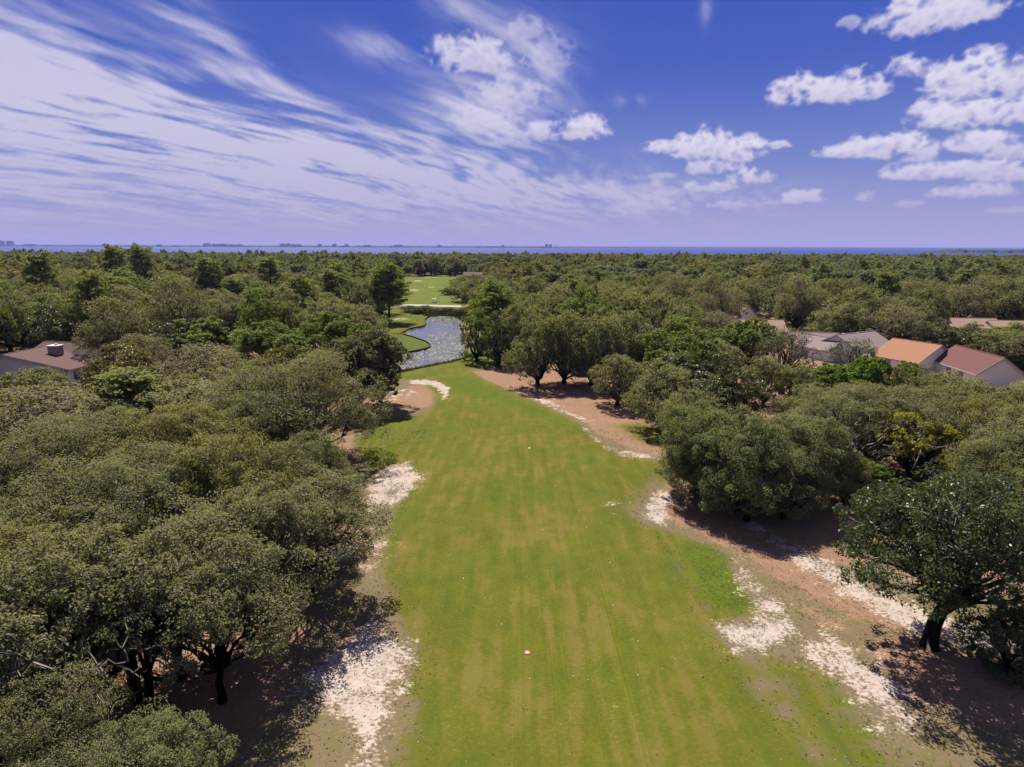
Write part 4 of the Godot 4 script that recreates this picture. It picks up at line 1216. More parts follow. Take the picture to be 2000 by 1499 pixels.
func build_trees() -> void:
	for m in [[45, 690, "the chimneyed brown house"], [230, 672, "the large golden magnolia"], [385, 612, "the pointed mid-green tree"], [466, 640, "the pinkish roof corner"], [640, 600, "the bright yellow-green oak"], [755, 640, "the round-topped pine"], [760, 560, "the mown field"], [965, 690, "the pond's shaded bank"], [1215, 620, "the taller oak row"], [1441, 600, "the pinkish gable roof"], [1487, 624, "the half-hidden tan roof"], [1672, 651, "the stepped grey house"], [1800, 668, "the orange-roofed house"], [1915, 690, "the maroon-roofed house"], [1885, 620, "the long tan roof"], [940, 560, "the field's wide grey oak"], [220, 590, "the skyline pines"], [1760, 600, "the largest bright green oak"], [525, 575, "the flat-topped pines"]]:
		landmarks.append([flat(m[0], m[1]), m[2]])
	var r := RandomNumberGenerator.new()
	r.seed = 2024
	var grove := "live oaks of the grove along the sandy fairway edge"
	# grove beside the fairway: species, name, top pixel, height, radius, label, group
	var list := [
		["near_oak_0", "live_oak", 585, 690, 13.0, 8.6, "broadest olive-green live oak, crown rounded, beside tall dark oak at the sand loop", ""],
		["near_oak_1", "live_oak", 470, 742, 11.0, 7.0, "live oak between the broadest oak and the low olive oaks", grove],
		["near_oak_2", "live_oak", 330, 790, 10.5, 7.0, "dome-crowned live oak below the rounded olive oaks", grove],
		["near_oak_3", "live_oak", 170, 797, 10.0, 6.6, "live oak beside the forked grey oak's lawn", grove],
		["near_oak_0", "live_oak", 40, 850, 9.0, 6.0, "low live oak by the forked grey oak", grove],
		["near_oak_1", "live_oak", 590, 835, 10.5, 4.6, "narrow live oak touching the broadest oak", grove],
		["near_oak_2", "live_oak", 430, 850, 11.0, 6.4, "high-domed live oak in the middle of the grove", grove],
		["near_oak_3", "live_oak", 250, 880, 10.5, 6.4, "live oak next to the high-domed one in the grove", grove],
		["near_oak_0", "live_oak", 90, 935, 10.0, 6.0, "live oak between the grove's high dome and the open-crowned oaks", grove],
		["lace_oak", "live_oak", 590, 925, 9.5, 4.9, "live oak whose low limb hangs over the sand at the fairway edge", ""],
		["lace_oak", "live_oak", 460, 960, 10.5, 5.0, "live oak behind the open-crowned oak that shades the white sand", grove],
		["lace_oak", "live_oak", 310, 1000, 10.5, 5.2, "live oak behind the tall dead-limbed oak", grove],
		["open_oak", "live_oak", 120, 1045, 10.0, 4.6, "open-crowned live oak beside the tall dead-limbed oak", grove],
		["lace_oak", "live_oak", 400, 1075, 9.2, 4.2, "open-crowned live oak casting shade on the largest white sand patch", ""],
		["open_oak", "live_oak", 15, 1120, 9.5, 4.6, "open-crowned live oak among bare twisted limbs", "open oaks round the dead limbs"],
		["dead_limbs", "dead_tree", 225, 1110, 8.2, 3.8, "tall bare-limbed oak standing dead among the leafy ones", ""],
		["near_oak_0", "live_oak", 40, 1350, 7.2, 3.4, "low grey-green oak sapling below the dead limbs", "low oaks below the dead limbs"],
		["near_cedar_0", "live_oak", 275, 1400, 6.2, 3.0, "low blue-green oak sapling beside the leaf-strewn clearing", "low oaks below the dead limbs"],
		["near_oak_1", "live_oak", 120, 1460, 6.4, 3.2, "lowest oak sapling, between its two fellows", "low oaks below the dead limbs"],
		["near_oak_3", "live_oak", -90, 1250, 8.0, 4.0, "live oak beside the low saplings", grove],
		["near_oak_2", "live_oak", -120, 1000, 10.0, 6.0, "live oak at the outer end of the open-crowned oaks", grove],
		["dead_limbs", "dead_tree", 165, 1195, 8.4, 4.0, "fallen-looking grey bare limbs twisting between the oaks", ""],
		["dead_limbs", "dead_tree", 275, 1215, 6.0, 3.2, "smaller tangle of bare grey limbs over red pine straw", ""],
		# beyond the grove
		["dark_oak", "live_oak", 737, 636, 13.0, 4.6, "tall dark brownish oak standing at the pond end of the grove", ""],
		["dark_oak", "live_oak", 690, 655, 12.0, 4.6, "dark brownish oak tucked behind the broadest live oak", ""],
		["yellow_oak", "oak_tree", 640, 600, 13.0, 6.0, "bright yellow-green oak rising behind the dark oaks", ""],
		["fresh_tree", "oak_tree", 700, 622, 12.0, 4.6, "fresh green tree between the yellow-green oak and the pond", ""],
		["yellow_oak", "oak_tree", 520, 618, 12.0, 6.2, "olive-yellow topped oak beside the pinkish roof corner", ""],
		["fresh_tree", "oak_tree", 580, 642, 11.5, 6.0, "mid-green oak under the yellow-topped trees", ""],
		["fresh_tree", "oak_tree", 385, 612, 12.0, 7.0, "large mid-green tree with pointed top before the shaded houses", ""],
		["dark_magnolia", "magnolia_tree", 325, 632, 10.0, 6.0, "dull brown-green magnolia beside the pointed mid-green tree", ""],
		["oak_1", "live_oak", 455, 690, 10.0, 6.0, "yellowish oak crown between the magnolias and the grove", ""],
		["golden_magnolia", "magnolia_tree", 545, 680, 10.5, 5.0, "golden brown magnolia behind the broadest live oak", ""],
		["golden_magnolia", "magnolia_tree", 230, 672, 10.0, 6.2, "large golden brown magnolia beside the chimneyed house", ""],
		["oak_0", "live_oak", 290, 722, 8.5, 5.2, "rounded olive oak directly below the large golden magnolia", "olive oaks before the golden magnolia"],
		["oak_2", "live_oak", 390, 715, 9.0, 5.2, "rounded grey-brown oak between two golden magnolias", "olive oaks before the golden magnolia"],
		["oak_0", "live_oak", 60, 706, 10.0, 5.4, "spreading grey oak with forked trunk before the brown house", ""],
		# round the pond
		["round_pine", "pine_tree", 755, 520, 18.5, 7.0, "tall round-topped pine with bright green crown beside the mown field", ""],
		["oak_2", "live_oak", 700, 588, 12.0, 7.5, "grey-brown oak at the foot of the tall round-topped pine", ""],
		["round_pine", "pine_tree", 965, 556, 16.0, 5.4, "round bright green pine crown over the pond's shaded bank", ""],
		["green_oak", "oak_tree", 930, 604, 11.5, 4.4, "leafy oak overhanging the lily pond", ""],
		["dark_magnolia", "magnolia_tree", 973, 612, 11.2, 4.3, "dark glossy magnolia on the bank beside the lily pond", ""],
		["oak_0", "live_oak", 1018, 578, 14.5, 5.4, "oak nearest the magnolia in the row over red pine straw", "oaks over the red pine straw"],
		["oak_1", "live_oak", 1052, 598, 14.6, 5.4, "second oak from the pond magnolia in the pine straw row", "oaks over the red pine straw"],
		["oak_0", "live_oak", 1105, 592, 15.0, 5.8, "third oak from the pond magnolia in the pine straw row", "oaks over the red pine straw"],
		["oak_1", "live_oak", 1160, 598, 14.6, 6.0, "oak behind the small lone grey-green oak's clearing", "oaks over the red pine straw"],
		["oak_0", "live_oak", 1225, 592, 14.8, 6.0, "last oak of the pine straw row, beside the small lone oak", "oaks over the red pine straw"],
		["oak_1", "live_oak", 1080, 556, 16.2, 7.0, "tall oak behind the row, next to the round bright pine", "taller oaks behind the first row"],
		["green_oak", "oak_tree", 1150, 562, 16.0, 7.0, "bright green oak in the second row behind the pine straw", "taller oaks behind the first row"],
		["oak_1", "live_oak", 1215, 554, 16.4, 7.0, "tallest oak of the second row behind the pine straw", "taller oaks behind the first row"],
		["oak_0", "live_oak", 1290, 560, 16.0, 7.0, "oak closing the second row beside the bright leaf-green oak", "taller oaks behind the first row"],
		["dark_magnolia", "magnolia_tree", 1270, 640, 10.0, 4.0, "dark magnolia wedged between the first oak row and the bright green oak", ""],
		["oak_1", "live_oak", 1300, 702, 10.0, 5.0, "leaf-green oak at the foot of the bright leaf-green oak", ""],
		["oak_0", "live_oak", 1362, 748, 9.2, 4.2, "grey-green oak tucked under the broad dark magnolia", ""],
		["oak_2", "live_oak", 1210, 684, 9.0, 4.6, "small grey-green oak standing alone before the pine straw", ""],
		["green_oak", "oak_tree", 1335, 622, 13.3, 7.0, "bright leaf-green oak above the dark magnolia", ""],
		["dark_magnolia", "magnolia_tree", 1432, 690, 10.8, 5.8, "broad dark magnolia with glinting leaves beside the bright green oak", ""],
		["yellow_oak", "oak_tree", 1472, 612, 12.0, 6.0, "yellow-green tree before the long tan roof", ""],
		["thin_tree", "oak_tree", 1540, 635, 12.0, 5.6, "thin grey tree, see-through, beside the grey houses", ""],
		["thin_tree", "oak_tree", 1672, 656, 10.5, 4.6, "thin grey tree before the stepped grey house", ""],
		["vine_tree", "vine_covered_tree", 1632, 704, 9.0, 4.0, "bright green vine-smothered tree below the grey houses", ""],
		["vine_tree", "vine_covered_tree", 1705, 688, 9.4, 3.8, "bright green vine-smothered tree below the orange roof", ""],
		["vine_tree", "vine_covered_tree", 1780, 700, 7.8, 2.8, "small bright green vine-clad tree at the maroon roof's eave", ""],
		["oak_1", "live_oak", 1880, 725, 8.6, 4.6, "yellowish oak before the maroon-roofed house", ""],
		["oak_1", "live_oak", 1805, 714, 7.8, 3.4, "low leaf-green oak under the orange roof's corner", "low oaks along the eaves"],
		["oak_0", "live_oak", 1852, 722, 7.4, 3.4, "low grey-green oak between the orange and maroon houses", "low oaks along the eaves"],
		["oak_1", "live_oak", 1925, 738, 7.2, 3.6, "low leaf-green oak under the maroon gable", "low oaks along the eaves"],
		["oak_0", "live_oak", 1985, 748, 7.4, 3.6, "low grey-green oak at the maroon gable's far foot", "low oaks along the eaves"],
		["oak_2", "live_oak", 1748, 708, 7.6, 3.2, "low grey-brown oak under the orange roof", "low oaks along the eaves"],
		["oak_2", "live_oak", 1500, 688, 8.6, 4.2, "grey oak filling the gap before the see-through grey tree", ""],
		["oak_0", "live_oak", 1565, 704, 7.8, 3.6, "low oak between the grey houses and the small red-brown roof", ""],
		["vine_tree", "vine_covered_tree", 1660, 716, 7.2, 3.4, "bright green vine-clad tree under the stepped grey house", ""],
		["oak_2", "live_oak", 1580, 742, 8.0, 4.0, "low grey oak below the small red-brown roof", ""],
		["oak_0", "live_oak", 470, 664, 8.0, 4.0, "low oak below the pinkish roof corner", ""],
		["dark_magnolia", "magnolia_tree", 1842, 626, 8.5, 5.0, "dark magnolia below the long tan roof", "dark magnolias below the tan roofs"],
		["dark_magnolia", "magnolia_tree", 1912, 632, 8.0, 4.6, "dark magnolia below the long tan roof", "dark magnolias below the tan roofs"],
		["oak_0", "live_oak", 1950, 640, 8.0, 5.5, "oak crown between the tan roofs and the maroon house", "oaks below the tan roofs"],
		["oak_2", "live_oak", 2000, 644, 8.0, 5.5, "oak crown between the tan roofs and the maroon house", "oaks below the tan roofs"],
		["green_oak", "oak_tree", 1760, 552, 13.5, 9.0, "largest bright green oak, behind the orange-roofed house", ""],
		["oak_0", "live_oak", 1660, 585, 12.0, 8.0, "broad grey-green oak behind the stepped grey house", ""],
		["fresh_tree", "oak_tree", 1400, 530, 15.0, 7.0, "tall pale green oak by the pinkish gable roof", ""],
		# grove on the other side
		["near_cedar_0", "live_oak", 1372, 788, 9.8, 4.4, "blue-grey oak at the bend of the sandy path", ""],
		["near_cedar_1", "live_oak", 1455, 792, 10.5, 5.0, "grey-green oak between the blue-grey oak at the bend and the taller one", "oaks behind the sandy path"],
		["near_cedar_0", "live_oak", 1540, 800, 9.6, 5.2, "grey-green oak with trunk showing where the sandy path is darkest", "oaks behind the sandy path"],
		["near_cedar_1", "live_oak", 1390, 850, 7.2, 3.4, "low blue-grey oak shading the sandy path's bend", ""],
		["near_cedar_1", "live_oak", 1475, 836, 9.0, 4.4, "grey-green oak behind the low blue-grey oak", "oaks behind the sandy path"],
		["near_cedar_0", "live_oak", 1600, 826, 8.2, 3.8, "grey-green oak beside the low olive oak at the path's shaded end", "oaks behind the sandy path"],
		["near_cedar_0", "live_oak", 1545, 862, 7.6, 3.8, "lowest grey-green oak leaning over the sandy path", "oaks behind the sandy path"],
		["near_oak_1", "live_oak", 1640, 752, 10.0, 6.0, "rounded olive oak below the vine-smothered trees", "rounded oaks before the houses"],
		["near_oak_3", "live_oak", 1735, 748, 10.0, 6.2, "rounded olive oak behind the bare grey tree", "rounded oaks before the houses"],
		["near_oak_0", "live_oak", 1825, 760, 9.8, 6.0, "rounded olive oak behind the mustard-yellow tree", "rounded oaks before the houses"],
		["near_oak_2", "live_oak", 1935, 770, 10.2, 5.6, "rounded olive oak before the maroon house's gable", "rounded oaks before the houses"],
		["near_oak_1", "live_oak", 2040, 790, 11.0, 6.0, "rounded olive oak past the maroon house's gable", "rounded oaks before the houses"],
		["near_cedar_1", "live_oak", 1985, 840, 9.5, 4.6, "oak crowding behind the lone glossy magnolia", "oaks crowding behind the magnolia"],
		["near_cedar_0", "live_oak", 2080, 900, 8.5, 4.6, "oak crowding behind the lone glossy magnolia", "oaks crowding behind the magnolia"],
		["mustard_tree", "oak_tree", 1795, 800, 8.6, 4.8, "mustard-yellow leaved tree beside the bare grey tree", ""],
		["mustard_tree", "oak_tree", 1935, 850, 7.4, 3.2, "mustard-yellow leaved tree above the glossy magnolia", ""],
		["dead_tree", "dead_tree", 1690, 788, 9.6, 4.2, "bare grey leafless tree beside the mustard-yellow one", ""],
		["vine_tree", "vine_covered_tree", 1705, 895, 4.6, 2.8, "olive-green thicket at the foot of the bare grey tree", ""],
		["near_oak_2", "live_oak", 1660, 885, 5.4, 2.6, "low olive oak at the shaded end of the sandy path", ""],
	]
	for t in list:
		plant_top(t[0], t[1], t[2], t[3], t[4], t[5], r.randf() * TAU, t[6], t[7])
	var hero := ground_at(1815, 1268)
	plant("hero_magnolia", "magnolia_tree", hero, 12.2, 6.6, 0.0, "lone glossy dark green magnolia with leaning trunk on the sand")
	var edge := at(1990, 1180, 4.6)
	plant("near_bush", "oak_shrub", Vector3(edge.x, ground_height(edge.x, edge.z), edge.z), 4.6, 2.3, 1.0, "bushy green oak shrub beside the lone magnolia", "", "shrub")
	# pines that stand over the wood
	for q in [[220, 481, 24.5, 250.0, "tall ragged pine touching the skyline over the wood", "tall ragged pines over the wood"], [268, 480, 24.5, 262.0, "tall ragged pine touching the skyline over the wood", "tall ragged pines over the wood"], [72, 497, 22.0, 0.0, "flat-topped pine standing over the wood behind the brown house", "flat-topped pines over the grey oaks"], [400, 505, 20.5, 0.0, "flat-topped pine behind the pointed mid-green tree", "flat-topped pines over the grey oaks"], [525, 505, 20.0, 0.0, "flat-topped pine behind the olive-yellow topped oak", "flat-topped pines over the grey oaks"]]:
		var p := at(q[0], q[1], q[2])
		if q[3] > 0.0:
			var d := ray(q[0], q[1])
			p = EYE + d * (q[3] / -d.z)
		plant("pine_%d" % (names.get("pine_tree", 0) % 2), "pine_tree", Vector3(p.x, 0, p.z), q[2], 5.4, r.randf() * TAU, q[4], q[5])
	# shrubs by the cart path and the field
	for q in [[875, 562, 3.8, 4.2, "rounded bright green bush out on the mown field"], [800, 597, 2.6, 3.4, "clipped dark bush at the end of the pondside hedge row"], [815, 600, 2.4, 2.8, "clipped dark bush by the cart path"], [830, 596, 3.0, 3.0, "clipped dark bush by the cart path"], [852, 601, 2.2, 2.2, "clipped dark bush by the cart path"], [868, 601, 2.2, 2.6, "clipped dark bush by the cart path"], [880, 601, 2.2, 2.2, "clipped dark bush by the cart path"], [900, 602, 2.8, 2.6, "low bush where the cart path meets the oaks"]]:
		var p := at(q[0], q[1], q[2])
		plant("near_bush", "round_bush", Vector3(p.x, ground_height(p.x, p.z), p.z), q[2], q[3], r.randf() * TAU, q[4], "bushes between pond and cart path" if "by the cart path" in q[4] else "", "shrub")
	for q in [[905, 533, 13.0, 8.0, "oak_2", "wide grey oak on the mown field's far side"], [945, 552, 14.0, 7.0, "oak_0", "grey-green oak before the wide oak on the field"], [920, 541, 12.5, 6.0, "oak_2", "shorter grey oak under the wide oak on the field"]]:
		plant_top(q[4], "live_oak", q[0], q[1], q[2], q[3], 1.0, q[5])
	# the wood: nearer trees one by one, the rest as a mass
	guarded = [[786, 541, 912, 735, 520], [900, 690, 1100, 800, 150], [1575, 640, 2000, 734, 138], [10, 680, 165, 755, 130], [1432, 590, 1512, 634, 165], [1850, 616, 2000, 632, 170], [455, 632, 478, 660, 120], [735, 520, 800, 640, 190], [905, 526, 945, 536, 480], [690, 740, 870, 810, 95]]
	var open := [outline([560, 1700, 690, 830, 735, 735, 735, 640, 790, 600, 785, 541, 885, 541, 905, 600, 935, 690, 1020, 730, 1160, 760, 1330, 870, 1420, 1000, 1700, 1170, 2100, 1290, 2100, 1700])]
	var houses := []
	for c in get_children():
		if String(c.name).begins_with("house"): houses.append([c.position.x, c.position.z])
	var near := 0
	var cell := 10.6
	var far := {}
	var tints := {}
	var kinds := ["far_oak_0", "far_oak_1", "far_oak_2", "far_oak_3", "far_pine"]
	for k in kinds:
		far[k] = []
		tints[k] = []
	var patch := FastNoiseLite.new()
	patch.seed = 6
	patch.frequency = 0.012
	var spots := []
	var z := -62.0
	while z > -950.0:
		var half := -z * 0.93 + 25.0
		var step := cell if z > -420.0 else cell * 1.12
		var x := -half
		while x < half:
			var p := Vector2(x + r.randf_range(-0.42, 0.42) * step, z + r.randf_range(-0.42, 0.42) * step)
			x += step
			spots.append(p)
		z -= step
	for p in spots:
		var roll := r.randf()
		var kindness: float = patch.get_noise_2d(p.x, p.y)
		var h := r.randf_range(7.5, 16.5) + maxf(0.0, kindness) * 4.0
		var rad := r.randf_range(5.0, 8.6)
		var tint := r.randf_range(0.72, 1.3)
		var hue := clampf(kindness * 0.25 + r.randf_range(-0.1, 0.1), -0.2, 0.2)
		var turn := r.randf() * TAU
		if p.y < -420.0: h = r.randf_range(9.0, 18.0)
		if p.y < -760.0: h = r.randf_range(9.0, 15.5)
		var is_pine := roll < (0.06 + 0.16 * maxf(0.0, kindness))
		if is_pine:
			h = r.randf_range(14.0, 19.5)
			rad = r.randf_range(3.6, 5.0)
		if p.y < -780.0 and p.x > -200.0: h = minf(h, 16.0)
		if edge_distance(p, open[0]) > -rad * 0.55: continue
		var bad := false
		for q in houses:
			if Vector2(q[0], q[1]).distance_to(p) < 9.0 + rad * 0.6: bad = true
		if bad: continue
		for q in placed:
			if absf(q[0] - p.x) < 8.0 and absf(q[1] - p.y) < 8.0 and Vector2(q[0], q[1]).distance_to(p) < (q[2] + rad) * 0.55:
				bad = true
				break
		if bad: continue
		var pos := Vector3(p.x, ground_height(p.x, p.y), p.y)
		var foot := to_pixel(pos)
		if -p.y < 110.0 and foot.x > -60.0 and foot.x < 2060.0:
			h = minf(h, 10.0)
		for go in 3:
			if hides(pos, h, rad):
				h *= 0.72
				rad *= 0.85
		if hides(pos, h, rad): continue
		if near < 270 and -p.y < 330.0 and foot.x > -150.0 and foot.x < 2150.0:
			near += 1
			var pick: Array = [["oak_0", "grey-green oak"], ["oak_1", "leaf-green oak"], ["oak_2", "grey-brown oak"], ["oak_0", "grey-green oak"], ["green_oak", "bright green oak"], ["grey_oak", "pale grey oak"], ["dark_magnolia", "dark glossy magnolia"], ["pale_oak", "yellow-green oak"], ["grey_oak", "pale grey oak"]][clampi(int(4.5 + kindness * 7.0 + r.randf_range(-4.5, 4.5)), 0, 8)]
			if is_pine: pick = ["pine_%d" % (r.randi() % 2), "pine"]
			var words: String = ("tall " if h > (17.0 if is_pine else 12.5) else "low ") + ("broad " if rad > 6.6 else "") + pick[1] + " " + whereabouts(p)
			plant(pick[0], "magnolia_tree" if pick[0] == "dark_magnolia" else ("pine_tree" if is_pine else "oak_tree"), pos, h, rad, turn, words, words.replace("oak ", "oaks ").replace("pine ", "pines ").replace("magnolia ", "magnolias "))
		else:
			var k: String = "far_pine" if is_pine else kinds[clampi(int(2.0 + kindness * 5.0 + r.randf_range(-1.6, 1.6)), 0, 3)]
			var s: Array = shapes[k]
			far[k].append(Transform3D(Basis(Vector3.UP, turn).scaled(Vector3(rad / s[3], h / s[2], rad / s[3])), pos))
			tints[k].append(Color(tint * (1.0 + hue), tint, tint * (1.0 - hue * 2.0)))
	var mass := Node3D.new()
	mass.name = "distant_woodland"
	add_child(mass)
	tag(mass, "distant green woodland reaching back to the bay", "woodland", "", "stuff")
	for k in kinds:
		scatter("foliage", shapes[k][1], far[k], tints[k], mass)
		scatter("trunks", shapes[k][0], far[k], [], mass)


# ------------------------------------------------------------------ small things
func build_details() -> void:
	# cart path and drive at the edge of the field
	var pathm := textured("path_concrete", Color(0.24, 0.21, 0.20), Color(0.32, 0.285, 0.27), 0.05, 0.2, 0.95, 0.1, 41)
	var st := begin()
	var back := outline([770, 594.5, 800, 594.5, 840, 595.5, 880, 596.5, 920, 597.5, 1000, 598])
	var front := outline([770, 597.5, 800, 597.5, 840, 598.5, 880, 599.8, 920, 601, 1000, 601.5])
	for k in back.size() - 1:
		quad(st, Vector3(back[k].x, 0.006, back[k].y), Vector3(back[k + 1].x, 0.006, back[k + 1].y), Vector3(front[k + 1].x, 0.006, front[k + 1].y), Vector3(front[k].x, 0.006, front[k].y))
	tag(part("cart_path", st.commit(), pathm, self), "pale cart path crossing below the mown field", "path", "", "structure")
	var sandm := textured("bunker_sand", Color(0.26, 0.22, 0.18), Color(0.36, 0.31, 0.26), 0.05, 0.2, 1.0, 0.1, 42)
	var r := RandomNumberGenerator.new()
	r.seed = 9
	for q in [[807, 567, 7.0, 3.0], [842, 561, 4.5, 2.6], [816, 549, 7.0, 5.0], [835, 541.8, 22.0, 2.0]]:
		var c := flat(q[0], q[1])
		var o := PackedVector2Array()
		for k in 20:
			var a := TAU * k / 20.0
			var f := r.randf_range(0.75, 1.15)
			o.append(Vector2(cos(a) * q[2] * 0.5 * f, sin(a) * q[3] * f))
		var b := part("bunker_sand", sheet(o, 0.006), sandm, self, Vector3(c.x, 0, c.y))
		tag(b, "pale sand scar on the mown field", "sand", "sand scars on the field", "structure")
	# golf cart, flag and posts by the path
	var white := material("cart_white", Color(0.78, 0.77, 0.75), 0.4, 0.5)
	var black := material("tyre_black", Color(0.03, 0.03, 0.03), 0.8, 0.3)
	var p := ground_at(848, 592)
	var cart := thing("golf_cart", p, "white golf cart parked beside the cart path", "golf cart")
	cart.rotation.y = 0.5
	var b := begin()
	box(b, Vector3(0, 0.48, 0), Vector3(2.3, 0.32, 1.15))
	box(b, Vector3(0.95, 0.78, 0), Vector3(0.45, 0.34, 1.1), Basis(Vector3.BACK, -0.25))
	part("body", b.commit(), white, cart)
	b = begin()
	box(b, Vector3(-0.25, 0.78, 0), Vector3(0.6, 0.26, 1.1))
	box(b, Vector3(-0.55, 1.08, 0), Vector3(0.14, 0.5, 1.1))
	part("seat", b.commit(), material("cart_seat", Color(0.5, 0.46, 0.4), 0.7, 0.3), cart)
	b = begin()
	box(b, Vector3(-0.05, 1.86, 0), Vector3(1.9, 0.08, 1.2))
	part("roof", b.commit(), white, cart)
	for x in [-0.85, 0.75]:
		for z in [-0.52, 0.52]:
			b = begin()
			box(b, Vector3(x, 1.2, z), Vector3(0.05, 1.26, 0.05))
			part("roof_post", b.commit(), black, cart)
			var wheel := CylinderMesh.new()
			wheel.top_radius = 0.23
			wheel.bottom_radius = 0.23
			wheel.height = 0.2
			wheel.radial_segments = 16
			var w := part("wheel", wheel, black, cart, Vector3(x, 0.23, z))
			w.rotation.x = PI * 0.5
	# a target flag on the range and thin stakes
	for q in [[856, 591, 2.3, "yellow flag on a thin pole beside the golf cart", Color(0.62, 0.5, 0.08)], [886, 592, 2.0, "small white flag on a thin pole before the field bushes", Color(0.7, 0.68, 0.66)]]:
		var f := thing("golf_flag", ground_at(q[0], q[1]), q[3], "flag")
		b = begin()
		lathe(b, Vector3.ZERO, [[0.03, -0.1], [0.02, q[2]], [0.001, q[2] + 0.02]], 6)
		part("pole", b.commit(), white, f)
		b = begin()
		for s in 4:
			var x0 := 0.02 + s * 0.16
			var y0 := sin(s * 1.3) * 0.05
			var y1 := sin((s + 1) * 1.3) * 0.05
			quad(b, Vector3(x0, q[2] - 0.5, y0), Vector3(x0, q[2], y0), Vector3(x0 + 0.16, q[2], y1), Vector3(x0 + 0.16, q[2] - 0.5, y1))
		var fm := material("flag_cloth", q[4], 0.8, 0.2)
		fm.cull_mode = BaseMaterial3D.CULL_DISABLED
		part("cloth", b.commit(), fm, f)
	# yardage plate and stray balls on the fairway
	var red := material("marker_red", Color(0.62, 0.16, 0.13), 0.6, 0.4)
	var m := thing("yardage_marker", ground_at(1030, 1276), "salmon-red yardage plate set flat in the fairway", "marker")
	b = begin()
	lathe(b, Vector3.ZERO, [[0.001, 0.075], [0.14, 0.07], [0.17, 0.05], [0.175, -0.05]], 20)
	part("plate", b.commit(), red, m)
	b = begin()
	lathe(b, Vector3.ZERO, [[0.001, 0.084], [0.03, 0.083], [0.035, 0.075]], 10)
	part("stud", b.commit(), white, m)
	m = thing("yardage_marker", ground_at(1034, 877), "white yardage plate set in the middle of the fairway", "marker")
	b = begin()
	lathe(b, Vector3.ZERO, [[0.001, 0.07], [0.09, 0.065], [0.11, 0.05], [0.115, -0.05]], 20)
	part("plate", b.commit(), white, m)
	var ball := SphereMesh.new()
	ball.radius = 0.03
	ball.height = 0.06
	ball.radial_segments = 12
	ball.rings = 8
	var bm := material("ball_white", Color(0.6, 0.6, 0.58), 0.4, 0.5)
	for q in [[1034, 1328], [1120, 1322], [1246, 1257], [1246, 1325], [1191, 1100], [1131, 996], [1197, 1185], [1369, 1329], [980, 1218], [1060, 1030], [905, 1130], [1146, 1028], [1085, 948]]:
		var g := ground_at(q[0], q[1])
		var o := part("golf_ball", ball, bm, self, g + Vector3(0, 0.025, 0))
		tag(o, "white range ball lying on the fairway grass", "golf ball", "range balls on the fairway")
	# fallen leaves, bits of straw and tufts along the rough edges
	var tuft := begin()
	for k in 12:
		var a := r.randf() * TAU
		var lean := Vector3(cos(a), 0, sin(a))
		var foot := lean * r.randf() * 0.09
		var side := Vector3(-lean.z, 0, lean.x) * 0.018
		tri(tuft, foot - side, foot + lean * r.randf_range(0.05, 0.16) + Vector3(0, r.randf_range(0.08, 0.2), 0), foot + side)
	var gm := material("tuft_grass", Color.WHITE, 0.8, 0.2)
	gm.vertex_color_use_as_albedo = true
	gm.cull_mode = BaseMaterial3D.CULL_DISABLED
	var tm: ArrayMesh = tuft.commit()
	tm.surface_set_material(0, gm)
	var leafm := begin()
	quad(leafm, Vector3(-0.06, 0, 0), Vector3(0, 0.02, 0.03), Vector3(0.06, 0.01, 0), Vector3(0, 0.025, -0.03))
	var lm: ArrayMesh = leafm.commit()
	lm.surface_set_material(0, gm)
	var fair := outline(ground_patches()[0][3])
	var tx := []
	var tc := []
	var lx := []
	var lc := []
	var clump := FastNoiseLite.new()
	clump.seed = 71
	clump.frequency = 0.14
	for k in 60000:
		var q := Vector2(r.randf_range(-36, 44), r.randf_range(-82, -20))
		var px := to_pixel(Vector3(q.x, 0, q.y))
		if px.x < -50 or px.x > 2050 or px.y > 1560: continue
		var d := edge_distance(q, fair)
		var c := clump.get_noise_2d(q.x, q.y)
		var pos := Vector3(q.x, ground_height(q.x, q.y) - 0.01, q.y)
		var bas := Basis(Vector3.UP, r.randf() * TAU)
		if d < 0.5 and r.randf() < 0.1 + c * 0.9:
			tx.append(Transform3D(bas.scaled(Vector3(1.3, 0.7, 1.3) * r.randf_range(0.35, 0.9)), pos))
			tc.append((Color(0.08, 0.105, 0.02) if r.randf() < 0.65 else Color(0.15, 0.125, 0.055)) * r.randf_range(0.7, 1.3))
		elif (d < 1.5 and r.randf() < 0.5) or r.randf() < 0.03:
			lx.append(Transform3D(bas.scaled(Vector3.ONE * r.randf_range(0.6, 1.4)), pos + Vector3(0, 0.015, 0)))
			lc.append([Color(0.10, 0.06, 0.03), Color(0.16, 0.12, 0.07), Color(0.06, 0.035, 0.02), Color(0.20, 0.17, 0.12)][r.randi() % 4] * r.randf_range(0.7, 1.3))
	tag(scatter("grass_tufts", tm, tx, tc, self), "grass tufts along the sandy fairway margins", "grass", "", "stuff")
	tag(scatter("fallen_leaves", lm, lx, lc, self), "fallen brown leaves scattered over sand and straw", "leaves", "", "stuff")


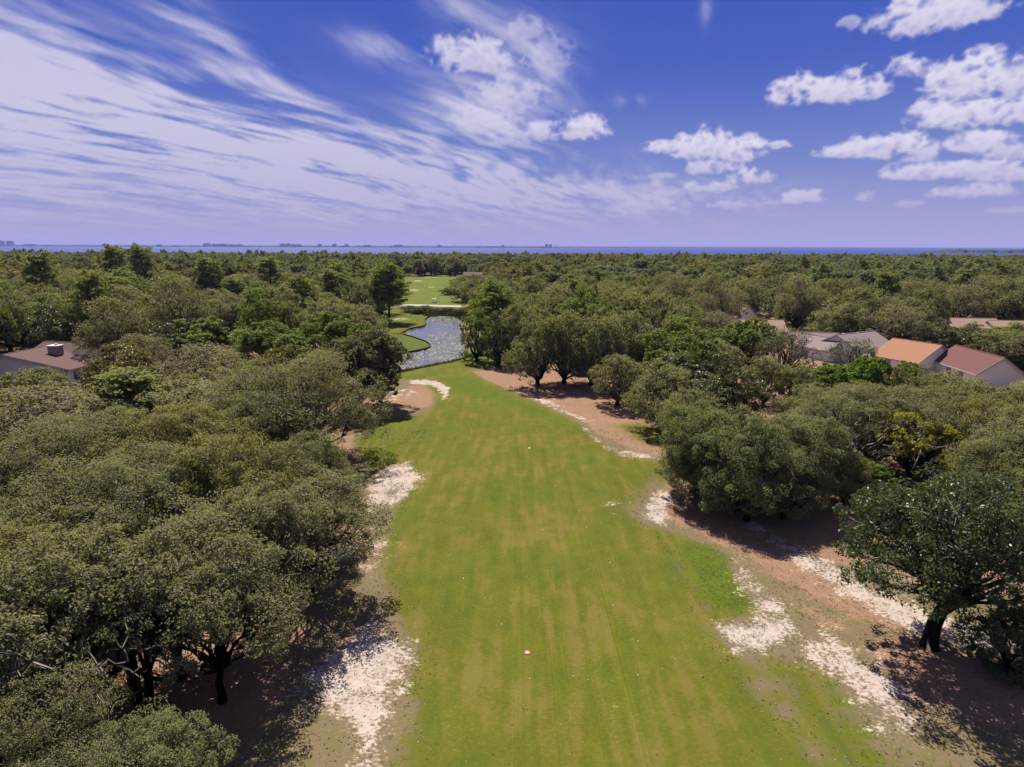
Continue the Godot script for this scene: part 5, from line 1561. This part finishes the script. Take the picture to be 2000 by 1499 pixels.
# ------------------------------------------------------------------ scene
func _ready() -> void:
	# camera: 25 m up, looking down a little, horizon tipped a hair
	var cam := Camera3D.new()
	cam.name = "camera"
	cam_basis = Basis(Vector3.RIGHT, deg_to_rad(-12.62)) * Basis(Vector3.BACK, deg_to_rad(0.17))
	cam.transform = Transform3D(cam_basis, EYE)
	cam.fov = rad_to_deg(2.0 * atan(749.5 / FOCAL))
	cam.near = 0.5
	cam.far = 30000.0
	add_child(cam)
	cam.current = true
	var env := Environment.new()
	env.background_mode = Environment.BG_SKY
	env.sky = make_sky()
	env.background_energy_multiplier = 0.415
	env.tonemap_mode = Environment.TONE_MAPPER_LINEAR
	env.tonemap_exposure = 2.4
	env.sdfgi_enabled = true
	env.ssao_enabled = true
	env.ssil_enabled = true
	env.fog_enabled = true
	env.fog_density = 0.000042
	env.fog_light_color = Color(0.62, 0.67, 0.97)
	var we := WorldEnvironment.new()
	we.name = "environment"
	we.environment = env
	add_child(we)
	var sun := DirectionalLight3D.new()
	sun.name = "sun"
	sun.light_energy = 1.5
	sun.light_color = Color(1.0, 0.955, 0.88)
	sun.light_angular_distance = 0.5
	sun.shadow_enabled = true
	add_child(sun)
	sun.look_at_from_position(Vector3.ZERO, Vector3(0.20, -1.0, 0.60), Vector3.UP)
	# tables shared by everything
	var r := RandomNumberGenerator.new()
	r.seed = 1
	while unit.size() < 4096:
		var v := Vector3(r.randf_range(-1, 1), r.randf_range(-1, 1), r.randf_range(-1, 1))
		if v.length() < 1.0 and v.length() > 0.1: unit.append(v.normalized())
	lumps.seed = 3
	lumps.frequency = 0.035
	pond = outline([735, 732, 775, 727, 790, 724, 820, 718, 850, 712, 880, 706, 905, 700, 918, 692, 908, 675, 904, 650, 906, 628, 900, 619, 860, 615, 838, 617, 829, 624, 832, 631, 825, 637, 803, 641, 788, 648, 788, 653, 810, 659, 830, 666, 840, 673, 836, 679, 815, 684, 785, 689, 745, 692])
	textured("bark", Color(0.15, 0.13, 0.115), Color(0.30, 0.265, 0.24), 0.08, 0.8, 0.95, 0.1, 51)
	textured("pale_bark", Color(0.34, 0.31, 0.29), Color(0.50, 0.47, 0.45), 0.06, 0.7, 0.95, 0.1, 53)
	textured("grey_bark", Color(0.22, 0.19, 0.175), Color(0.36, 0.32, 0.30), 0.08, 0.8, 0.95, 0.1, 52)
	for k in [["leaf_oak", 0.7, 0.22], ["leaf_gloss", 0.4, 0.4]]:
		var m := material(k[0], Color.WHITE, k[1], k[2])
		m.vertex_color_use_as_albedo = true
		m.cull_mode = BaseMaterial3D.CULL_DISABLED
		m.backlight_enabled = true
		m.backlight = Color(0.92, 0.98, 0.52)
	build_ground()
	build_water()
	build_banks()
	build_far_shore()
	build_houses()
	grow_all()
	build_trees()
	build_details()
